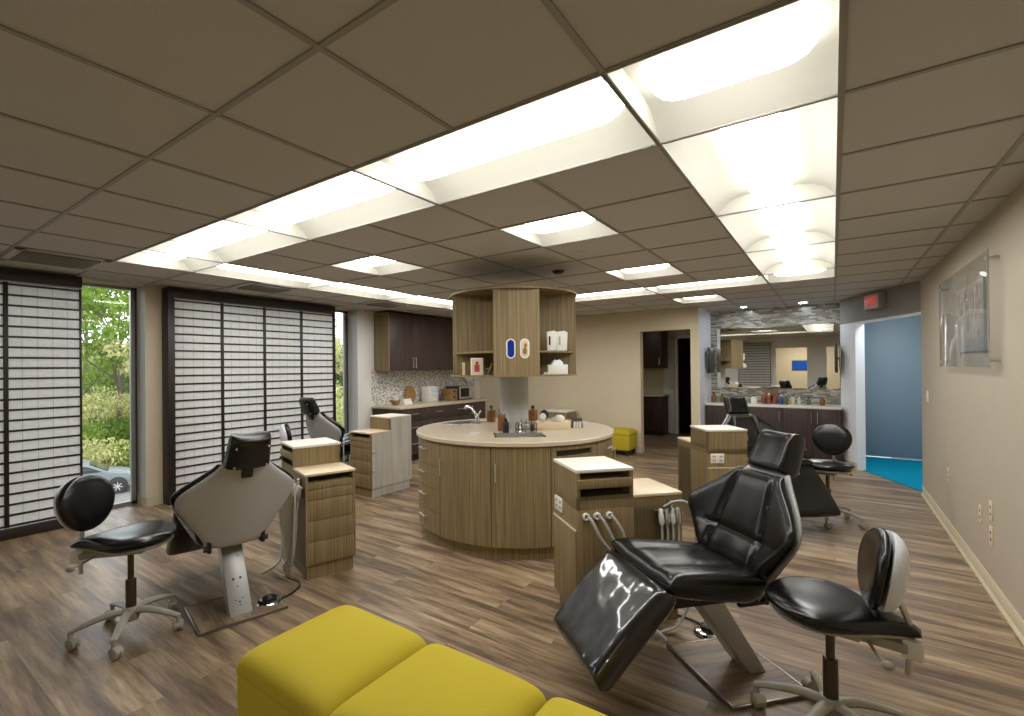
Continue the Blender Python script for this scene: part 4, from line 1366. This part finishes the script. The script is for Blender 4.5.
for k, z in enumerate((0.0, 0.105)):
    b = thing('basket', ['lower woven basket stacked beside the dark microwave', 'upper woven basket stacked beside the dark microwave'][k], 'basket', (-5.74, 6.88, 0.87 + z), 0, 'stacked woven baskets')
    MB().prism([(-0.09, 0), (0.09, 0), (0.105, 0.10), (-0.105, 0.10)], -0.12, 0.12, 'x', X=Matrix.Rotation(0, 4, 'Z'), bevel=0.006).build('basket_body', 'wicker', b)
    MB().box(-0.122, 0.124, -0.107, 0.107, 0.088, 0.104, 0.004).build('rim_band', 'wicker', b)
    MB().box(0.120, 0.126, -0.03, 0.03, 0.045, 0.075, 0.002).build('tag_plate', 'dark', b)
b = thing('microwave', 'dark microwave oven at the far end of the kitchen counter', 'microwave', (-5.78, 7.26, 0.87))
MB().box(-0.17, 0.15, -0.23, 0.23, 0.012, 0.25, 0.006).build('housing', 'slate', b)
d = MB().box(0.15, 0.168, -0.228, 0.10, 0.016, 0.246, 0.004).build('door', 'steel', b)
MB().box(0.168, 0.170, -0.20, 0.06, 0.05, 0.215, 0.001).build('door_glass', 'dark', d)
MB().box(0.15, 0.166, 0.104, 0.228, 0.016, 0.246, 0.004).build('control_panel', 'steel', b)
for s in (-1, 1):
    MB().box(-0.12, 0.12, s * 0.19 - 0.015, s * 0.19 + 0.015, 0, 0.013).build('foot', 'dark', b)
b = thing('towel_dispenser', 'small white paper dispenser on the mosaic beside the far wall', 'dispenser', (-5.992, 7.72, 1.22))
MB().box(0, 0.09, -0.11, 0.11, 0.0, 0.19, 0.012).build('dispenser_box', 'white_plastic', b)
MB().box(0.02, 0.07, -0.08, 0.08, -0.03, 0.002).build('paper_towel', 'shell_white', b)

# ------------------------------------------------------------------ mirror niche
mr = struct(MB().box(-1.60, 0.085, 9.085, 9.098, 1.09, 2.085), 'trim_3', 'mirror')
t = thing('vanity_cabinet', 'dark vanity base cabinet under the mirror', 'cabinet', (0, 0, 0))
MB().box(-1.68, 0.095, 8.62, 9.09, 0, 0.10).build('kick_base', 'slat_dark', t)
MB().box(-1.69, 0.095, 8.57, 9.09, 0.10, 0.815).build('carcass', 'veneer_dark', t)
xs = [-1.69, -1.22, -0.62, -0.225, 0.095]
hd = [(-0.66,), (-0.60 + 0.02,), (-0.265,), (-0.185,)]
for k, (a, b) in enumerate(zip(xs, xs[1:])):
    d = MB().box(a + 0.002, b - 0.002, 8.55, 8.57, 0.105, 0.812, 0.001).build('door', 'veneer_dark', t)
    x = (-1.26, -0.66, -0.262, -0.188)[k]
    if k == 1:
        x = -0.60 - 0.06
    m = MB()
    barh(m, (x, 8.522, 0.60), (x, 8.522, 0.775), 0.0065)
    barh(m, (x, 8.55, 0.62), (x, 8.522, 0.62), 0.005)
    barh(m, (x, 8.55, 0.755), (x, 8.522, 0.755), 0.005)
    m.build('handle', 'chrome', d)
tag(MB().box(-1.695, 0.098, 8.53, 9.095, 0.817, 0.85, 0.003).build('vanity_countertop', 'stone_white'), 'white stone countertop under the mirror', 'countertop')
for k, (x, y, r, h, mt, cp, lab) in enumerate([
        (-1.62, 8.86, 0.04, 0.16, 'amber', 'dark', 'orange bottle in the corner of the vanity counter by the side wall'),
        (-1.50, 8.92, 0.03, 0.14, 'olive_bottle', 'dark', 'dark olive bottle beside the corner orange bottle on the vanity counter'),
        (-1.02, 8.80, 0.045, 0.14, 'white_plastic', 'dark', 'white jar with a dark lid on the vanity counter'),
        (-0.90, 8.86, 0.03, 0.15, 'red_bottle', 'red_bottle', 'dark red bottle closest to the white jar on the vanity counter'),
        (-0.82, 8.84, 0.03, 0.17, 'red_bottle', 'white_plastic', 'red bottle with a white cap between the other two red bottles'),
        (-0.74, 8.86, 0.03, 0.16, 'red_bottle', 'amber', 'red bottle with an orange cap next to the blue bottle'),
        (-0.655, 8.84, 0.028, 0.15, 'blue_bottle', 'white_plastic', 'blue bottle with a white cap on the vanity counter'),
        (-0.585, 8.82, 0.026, 0.12, 'olive_bottle', 'green_cap', 'green bottle on the vanity counter'),
        (-0.50, 8.86, 0.03, 0.15, 'lam_cream', 'amber', 'cream bottle with an orange cap on the vanity counter'),
        (-0.42, 8.84, 0.026, 0.12, 'clear_plastic', 'white_plastic', 'clear bottle on the vanity counter'),
        (-0.30, 8.90, 0.026, 0.12, 'olive_bottle', 'dark', 'small olive bottle left of the lone orange bottle on the vanity counter'),
        (-0.13, 8.84, 0.034, 0.12, 'amber', 'amber', 'lone orange bottle at the blue door end of the vanity counter')]):
    bottle(lab, (x, y), r, h, mt, cp, 'bottles on the vanity counter', 0.85)
t = thing('tissue_holder', 'brown tissue holder standing behind the red bottles on the vanity counter', 'holder', (-0.80, 8.98, 0.85))
MB().box(-0.09, 0.09, -0.05, 0.05, 0, 0.20, 0.006).build('holder_box', 'wicker', t)
MB().box(-0.05, 0.05, -0.055, -0.048, 0.06, 0.13, 0.002).build('opening', 'recess', t)
for k, (x, s, lab) in enumerate(((-1.70, 1, 'grey flat monitor on a wall arm at the side wall of the mirror niche'), (0.10, -1, 'grey flat monitor on the niche wall next to the exit doorway'))):
    t = thing('wall_monitor', lab, 'monitor', (x, 8.78, 1.55), 0, 'wall monitors in the niche')
    MB().box(0 if s > 0 else -0.02, 0.02 if s > 0 else 0, -0.05, 0.05, -0.15, 0.15, 0.003).build('wall_plate', 'steel', t)
    MB().tube([(s * 0.02, 0, 0), (s * 0.045, 0.03, 0)], 0.014, 10).build('arm', 'steel', t)
    MB().box(min(s * 0.04, s * 0.075), max(s * 0.04, s * 0.075), -0.20, 0.24, -0.21, 0.21, 0.012).build('screen_housing', 'slate', t)
    MB().box(min(s * 0.0745, s * 0.077), max(s * 0.0745, s * 0.077), -0.18, 0.22, -0.18, 0.19, 0.001).build('screen_glass', 'dark', t)

M['niche_fill_glow'] = emit_mat('niche_fill_glow', (0.86, 0.93, 1.0, 1), 80.0)  # strong cool glow for two discs added to brighten the niche side walls
for k, (x, lab) in enumerate(((-1.15, 'small light disc added to brighten the mirror niche walls, nearer the doorway'), (-0.35, 'small light disc added to brighten the mirror niche walls, nearer the exit sign'))):
    t = thing('niche_fill_light', lab, 'light', (x, 8.72, CEIL), 0, 'added niche fill lights')
    MB().lathe([(0.05, 0.0), (0.075, 0.0), (0.075, -0.006), (0.05, -0.003)], 24).build('trim_ring', 'white_plastic', t)
    MB().lathe([(0, -0.002), (0.05, -0.002), (0.05, -0.001), (0, -0.001)], 24).build('fill_disc', 'niche_fill_glow', t)

# exit sign on the angled wall
XD = DX @ Matrix.Translation((0.76, 0, 2.255))
t = thing('exit_sign', 'red exit sign above the blue doorway', 'sign', (0, 0, 0))
MB().box(-0.165, 0.165, -0.085, -0.001, -0.10, 0.10, 0.006, X=XD).build('sign_box', 'wall_grey', t)
MB().box(-0.150, 0.150, -0.088, -0.084, -0.088, 0.088, 0.002, X=XD).build('sign_face', 'exit_face', t)
cu = bpy.data.curves.new('exit_letters', 'FONT')
cu.body = 'EXIT'
cu.size = 0.138
cu.align_x = 'CENTER'
cu.align_y = 'CENTER'
cu.extrude = 0.0015
cu.offset = 0.003
to = bpy.data.objects.new('exit_letters_curve', cu)
COL.objects.link(to)
bpy.context.view_layer.update()
me = bpy.data.meshes.new_from_object(to.evaluated_get(bpy.context.evaluated_depsgraph_get()))
bpy.data.objects.remove(to)
lo = bpy.data.objects.new('exit_letters', me)
me.materials.clear()
me.materials.append(M['exit_red'])
COL.objects.link(lo)
lo.parent = t
nw = Vector((-du.y, du.x, 0))     # toward the room
xr = Vector((-du.x, -du.y, 0))    # reading direction as seen from the room
base = XD @ Vector((0, -0.0895, 0))
lo.matrix_world = Matrix(((xr.x * 0.92, 0, nw.x, base.x), (xr.y * 0.92, 0, nw.y, base.y), (0, 1.12, 0, base.z), (0, 0, 0, 1)))

# clear framed print on the right wall
t = thing('framed_print', 'grey city print behind a clear acrylic panel on the wall beside the blue doorway', 'picture', (0.8, 4.88, 1.78))
MB().box(-0.022, -0.004, -0.50, 0.34, -0.235, 0.235, 0.002).build('backing_board', 'hose', t)
M['print'] = None
k = Nodes('city_print')
v = k.coords((1, 4, 1.4))
f = k.noise(v, 6, 4, 0.7)
br = k.n('ShaderNodeTexBrick')
br.inputs['Scale'].default_value = 9
k.l(k.coords((1, 1, 1), (0, R(90), 0)), br.inputs['Vector'])
cc = k.ramp(f, [(0.3, rgb(112, 104, 96)), (0.5, rgb(176, 166, 154)), (0.62, rgb(222, 214, 202)), (0.72, rgb(180, 120, 110))])
k.l(cc, k.b.inputs['Base Color'])
M['print'] = k.m
MB().box(-0.0235, -0.0222, -0.46, 0.30, -0.15, 0.20).build('print_sheet', 'print', t)
MB().box(-0.056, -0.050, -0.80, 0.80, -0.345, 0.355, 0.001).build('acrylic_panel', 'acrylic', t)
for y in (-0.76, 0.76):
    for z in (-0.30, 0.31):
        m = MB().lathe([(0, 0), (0.011, 0), (0.011, 0.058), (0, 0.058)], 14, X=Matrix.Translation((0, y, z)) @ Matrix.Rotation(-PI / 2, 4, 'Y'))
        m.build('standoff', 'steel', t)
for y in (-0.8005, 0.8005):
    MB().box(-0.058, -0.048, y - 0.0025, y + 0.0025, -0.347, 0.357).build('polished_edge', 'hose', t)


# switch and outlet plates on the right wall
def plate(name, label, y, z, w, h, kind):
    p = thing(name, label, 'switch' if kind == 's' else 'outlet', (0.8, y, z), 0, None if kind == 's' else 'outlet plates on the right wall')
    MB().box(-0.006, 0, -w / 2, w / 2, -h / 2, h / 2, 0.002).build('cover_plate', 'white_plastic' if kind == 's' else 'lam_cream', p)
    if kind == 's':
        MB().box(-0.012, -0.005, -0.016, 0.016, -0.03, 0.03, 0.002).build('rocker', 'white_plastic', p)
    else:
        m = MB()
        for zz in (-0.022, 0.022):
            m.box(-0.0072, -0.0058, -0.010, -0.004, zz - 0.008, zz + 0.008).box(-0.0072, -0.0058, 0.004, 0.010, zz - 0.008, zz + 0.008)
        m.build('slots', 'outlet_slot', p)


plate('light_switch', 'pale light switch on the wall next to the blue doorway', 6.83, 1.12, 0.08, 0.12, 's')
plate('wall_outlet', 'single outlet plate low on the right wall, closest to the blue doorway', 5.75, 0.50, 0.075, 0.12, 'o')
plate('wall_outlet', 'single outlet plate low on the right wall, first of the cluster', 4.64, 0.44, 0.075, 0.12, 'o')
plate('wall_outlet', 'upper outlet plate of the cluster low on the right wall', 4.36, 0.53, 0.075, 0.12, 'o')
plate('wall_outlet', 'lower outlet plate of the cluster low on the right wall', 4.36, 0.37, 0.075, 0.12, 'o')

# pantry cabinets beyond the doorway
t = thing('pantry_wall_cabinet', 'dark wall cabinet in the dim room beyond the doorway', 'cabinet', (0, 0, 0))
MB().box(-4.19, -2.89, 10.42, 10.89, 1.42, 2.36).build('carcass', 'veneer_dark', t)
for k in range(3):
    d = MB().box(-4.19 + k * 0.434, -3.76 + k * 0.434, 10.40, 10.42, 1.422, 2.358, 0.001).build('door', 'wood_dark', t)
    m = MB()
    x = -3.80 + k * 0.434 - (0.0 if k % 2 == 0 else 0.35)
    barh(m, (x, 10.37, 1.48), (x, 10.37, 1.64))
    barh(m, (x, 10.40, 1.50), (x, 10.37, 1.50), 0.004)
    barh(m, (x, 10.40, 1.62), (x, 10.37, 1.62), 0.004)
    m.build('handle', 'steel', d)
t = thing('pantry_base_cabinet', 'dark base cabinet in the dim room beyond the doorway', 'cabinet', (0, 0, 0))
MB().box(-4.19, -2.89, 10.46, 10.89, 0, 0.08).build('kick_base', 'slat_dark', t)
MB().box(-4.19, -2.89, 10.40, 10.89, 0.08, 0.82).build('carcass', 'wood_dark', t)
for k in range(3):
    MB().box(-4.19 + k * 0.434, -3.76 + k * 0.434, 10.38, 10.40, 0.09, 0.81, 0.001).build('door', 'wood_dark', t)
tag(MB().box(-4.19, -2.86, 10.35, 10.895, 0.822, 0.86, 0.003).build('pantry_countertop', 'stone'), 'pale countertop in the dim room beyond the doorway', 'countertop')
# small screen in the side room, seen only in the mirror
t = thing('blue_screen', 'blue screen on the wall of the side room, seen in the mirror', 'screen', (-1.0, -4.09, 1.45))
MB().box(-0.27, 0.27, 0.0, 0.04, -0.18, 0.18, 0.006).build('screen_housing', 'dark', t)
MB().box(-0.255, 0.255, 0.04, 0.042, -0.165, 0.165).build('screen_glass', 'screen', t)

# ------------------------------------------------------------------ outside
struct(MB().box(-70, -7.5, -40, 70, -4.2, -4.0), 'ground_outside', 'asphalt')
m = MB()
rows = []
for k, (x, z) in enumerate(((-30.5, -4.0), (-33, -3.2), (-38, -1.5), (-46, 1.2), (-62, 4.5))):
    rows.append([m.bm.verts.new((x + 1.2 * math.sin(q * 1.3 + k), -40 + q * 4.0, z)) for q in range(28)])
for a, b in zip(rows, rows[1:]):
    for q in range(27):
        m.bm.faces.new((a[q], a[q + 1], b[q + 1], b[q]))
struct(m, 'grass_bank', 'grass')


def leaves(name, clusters, n, size, mat, parent=None, seed=1):
    rnd = random.Random(seed)
    vs, fs = [], []
    tot = sum(c[1][0] * c[1][1] for c in clusters)
    for c, r in clusters:
        for _ in range(int(n * r[0] * r[1] / tot)):
            th, ph, rr = rnd.uniform(0, 2 * PI), math.acos(rnd.uniform(-1, 1)), rnd.uniform(0.25, 1) ** 0.5
            p = Vector((c[0] + r[0] * rr * math.sin(ph) * math.cos(th), c[1] + r[1] * rr * math.sin(ph) * math.sin(th), c[2] + r[2] * rr * math.cos(ph)))
            e = Euler((rnd.uniform(0, 6), rnd.uniform(0, 6), rnd.uniform(0, 6))).to_matrix()
            s = size * rnd.uniform(0.6, 1.3)
            b = len(vs)
            for q in ((-0.5, 0), (0, -0.28), (0.5, 0), (0, 0.28)):
                vs.append(p + e @ Vector((q[0] * s, q[1] * s, 0)))
            fs.append((b, b + 1, b + 2, b + 3))
    me = bpy.data.meshes.new(name)
    me.from_pydata([tuple(v) for v in vs], [], fs)
    me.materials.append(M[mat])
    o = bpy.data.objects.new(name, me)
    COL.objects.link(o)
    if parent:
        o.parent = parent
    return o


def tree(label, loc, h, spread, mat, seed, n=5000, size=0.24, thin=False):
    rnd = random.Random(seed)
    t = thing('tree', label, 'tree', loc, 0, 'trees beyond the windows')
    m = MB()
    m.tube(bez([(0, 0, 0), (0.1, 0.05, h * 0.25), (-0.05, 0.1, h * 0.5), (0.1, 0, h * 0.85)], 4), [0.16 - 0.011 * k for k in range(13)], 8)
    cl = []
    for k in range(13):
        a = k * 2.4 + rnd.uniform(-0.3, 0.3)
        z0 = h * rnd.uniform(0.2, 0.6)
        L = spread * rnd.uniform(0.6, 1.0)
        e = Vector((math.cos(a) * L, math.sin(a) * L, min(h, z0 + h * rnd.uniform(0.2, 0.45))))
        m.tube(bez([(0, 0, z0), (e.x * 0.4, e.y * 0.4, z0 + (e.z - z0) * 0.35), tuple(e)], 4), [0.07, 0.06, 0.055, 0.05, 0.045, 0.04, 0.03, 0.025, 0.02], 6)
        s = spread * (0.26 if thin else 0.4)
        cl.append((tuple(e), (s, s, s * 0.75)))
        cl.append(((e.x * 0.55, e.y * 0.55, z0 + (e.z - z0) * 0.6), (s, s, s * 0.7)))
    m.build('trunk', 'bark', t)
    leaves('foliage', cl, n, size, mat, t, seed)


def shrub(label, loc, r, mat, seed, n=2200, size=0.17):
    t = thing('shrub', label, 'shrub', loc, 0, 'shrubs on the bank beyond the windows')
    rnd = random.Random(seed)
    m = MB()
    cl = []
    for k in range(7):
        a = k * 0.9
        e = Vector((r[0] * 0.5 * math.cos(a), r[1] * 0.5 * math.sin(a), r[2] * rnd.uniform(0.5, 0.95)))
        m.tube([(0, 0, -0.2), tuple(e)], [0.05, 0.015], 6)
        cl.append((tuple(e), (r[0] * 0.6, r[1] * 0.6, r[2] * 0.5)))
    m.build('stems', 'bark', t)
    leaves('foliage', cl, n, size, mat, t, seed)


tree('leafy tree with loose branches filling the top of the tall window', (-36.5, 11.2, -1.9), 9.5, 3.4, 'leafA', 3, 5200, 0.26, True)
tree('pale blossoming tree beside the loose leafy one outside the tall window', (-34.0, 12.6, -2.4), 7.5, 2.8, 'leafB', 5, 4200, 0.22, True)
tree('green tree farther up the bank outside the tall window', (-46.0, 12.0, 1.2), 9.0, 4.2, 'leafA', 8, 4200, 0.34)
tree('tree with yellow green leaves outside the narrow window', (-22.5, 18.2, -4.0), 8.5, 3.0, 'leafB', 11, 4200, 0.22, True)
tree('green tree behind the yellow green one outside the narrow window', (-31.5, 25.0, -4.0), 8.0, 3.6, 'leafC', 14, 4200, 0.3)
for k, (x, y, z, rx, rz, mt, lab) in enumerate([
        (-30.2, 8.3, -4.0, 1.5, 1.5, 'leafB', 'pale flowering shrub closest to the parked car, behind its roof'),
        (-29.9, 10.1, -4.0, 1.5, 1.4, 'leafA', 'low green shrub closest to the parked car, beyond its front'),
        (-33.2, 8.2, -3.2, 1.9, 1.7, 'leafA', 'green shrub at the foot of the bank, directly behind the parked car'),
        (-32.8, 10.9, -3.3, 1.8, 1.6, 'leafC', 'dark green shrub at the foot of the bank, by the front of the parked car'),
        (-36.6, 9.6, -2.0, 2.1, 1.9, 'leafB', 'pale flowering shrub in the middle of the bank'),
        (-37.0, 12.6, -1.9, 2.0, 1.8, 'leafB', 'pale flowering shrub on the bank toward the window column'),
        (-41.0, 10.2, -0.5, 2.4, 2.2, 'leafA', 'green shrub high on the bank, below the trees'),
        (-42.0, 13.4, -0.2, 2.4, 2.2, 'leafC', 'dark green shrub high on the bank toward the window column'),
        (-24.5, 19.6, -4.0, 1.6, 1.8, 'leafA', 'green shrub at the foot of the narrow window trees'),
        (-26.5, 21.2, -4.0, 1.8, 2.6, 'leafB', 'pale shrub behind the green one outside the narrow window')]):
    shrub(lab, (x, y, z), (rx, rx, rz), mt, 40 + k)
# parked car
t = thing('car', 'silver hatchback parked outside below the tall window', 'car', (-27.08, 6.89, -4.0), math.atan2(0.955, 0.295))
prof = [(-2.05, 0.35), (-2.1, 0.75), (-1.95, 0.98), (-1.55, 1.30), (-1.1, 1.47), (-0.2, 1.50), (0.35, 1.36), (0.95, 1.02), (1.65, 0.90), (2.0, 0.72), (2.08, 0.45), (2.0, 0.28), (-1.9, 0.26)]
MB().prism(prof, -0.82, 0.82, 'y', bevel=0.07).build('body_shell', 'car', t)
MB().prism([(0.30, 1.375), (0.42, 1.35), (0.98, 1.035), (0.90, 1.05)], -0.70, 0.70, 'y').build('windscreen', 'carglass', t)
MB().prism([(-1.5, 1.02), (-1.35, 1.27), (-1.05, 1.40), (-0.25, 1.42), (0.28, 1.30), (0.78, 1.03)], -0.835, 0.835, 'y', bevel=0.02).build('side_windows', 'carglass', t)
for x in (-1.30, 1.30):
    for s in (-1, 1):
        MB().lathe([(0, -0.08), (0.375, -0.08), (0.375, 0.08), (0, 0.08)], 24, X=Matrix.Translation((x, s * 0.755, 0.36)) @ Matrix.Rotation(PI / 2, 4, 'X')).build('wheel_arch', 'tyre', t)
        w = MB().lathe([(0.19, -0.09), (0.30, -0.09), (0.325, -0.06), (0.325, 0.06), (0.30, 0.09), (0.19, 0.09)], 24, X=Matrix.Translation((x, s * 0.79, 0.325)) @ Matrix.Rotation(PI / 2, 4, 'X')).build('tyre', 'tyre', t)
        m = MB().lathe([(0, -0.085), (0.05, -0.085), (0.05, 0.085), (0, 0.085)], 12, X=Matrix.Translation((x, s * 0.79, 0.325)) @ Matrix.Rotation(PI / 2, 4, 'X'))
        for q in range(7):
            m.box(-0.02, 0.02, -0.08, 0.08, 0.04, 0.2, X=Matrix.Translation((x, s * 0.79, 0.325)) @ Matrix.Rotation(q * 2 * PI / 7, 4, 'Y'))
        m.build('rim', 'steel', w)
for s in (-1, 1):
    MB().ball((1.93, s * 0.6, 0.74), (0.12, 0.16, 0.08)).build('headlight', 'white_plastic', t)

# ------------------------------------------------------------------ light
w = bpy.data.worlds.new('World')
SC.world = w
w.use_nodes = True
bg = w.node_tree.nodes['Background']
bg.inputs['Color'].default_value = (0.86, 0.93, 1.0, 1)
bg.inputs['Strength'].default_value = 2.4


def area(name, loc, size, power, col, rot=(0, 0, 0)):
    l = bpy.data.lights.new(name, 'AREA')
    l.size = size
    l.energy = power
    l.color = col
    o = bpy.data.objects.new(name, l)
    o.location = loc
    o.rotation_euler = rot
    COL.objects.link(o)
    return o


area('corridor_lamp', (0.80, 8.35, 2.38), 0.4, 11.0, (0.86, 0.94, 1.0))
area('side_room_lamp', (-0.9, -2.9, 2.38), 0.5, 24, (1.0, 0.93, 0.8))
area('pantry_lamp', (-3.2, 9.4, 2.38), 0.3, 2.2, (1.0, 0.93, 0.82))

SC.view_settings.view_transform = 'Standard'
SC.view_settings.look = 'None'
SC.view_settings.gamma = 1.0
SC.view_settings.use_curve_mapping = False
SC.view_settings.exposure = 0.72
SC.cycles.max_bounces = 8
SC.cycles.diffuse_bounces = 5
SC.cycles.glossy_bounces = 4
SC.cycles.transparent_max_bounces = 12
SC.cycles.caustics_reflective = False
SC.cycles.caustics_refractive = False
SC.cycles.sample_clamp_indirect = 6.0
SC.cycles.use_denoising = True
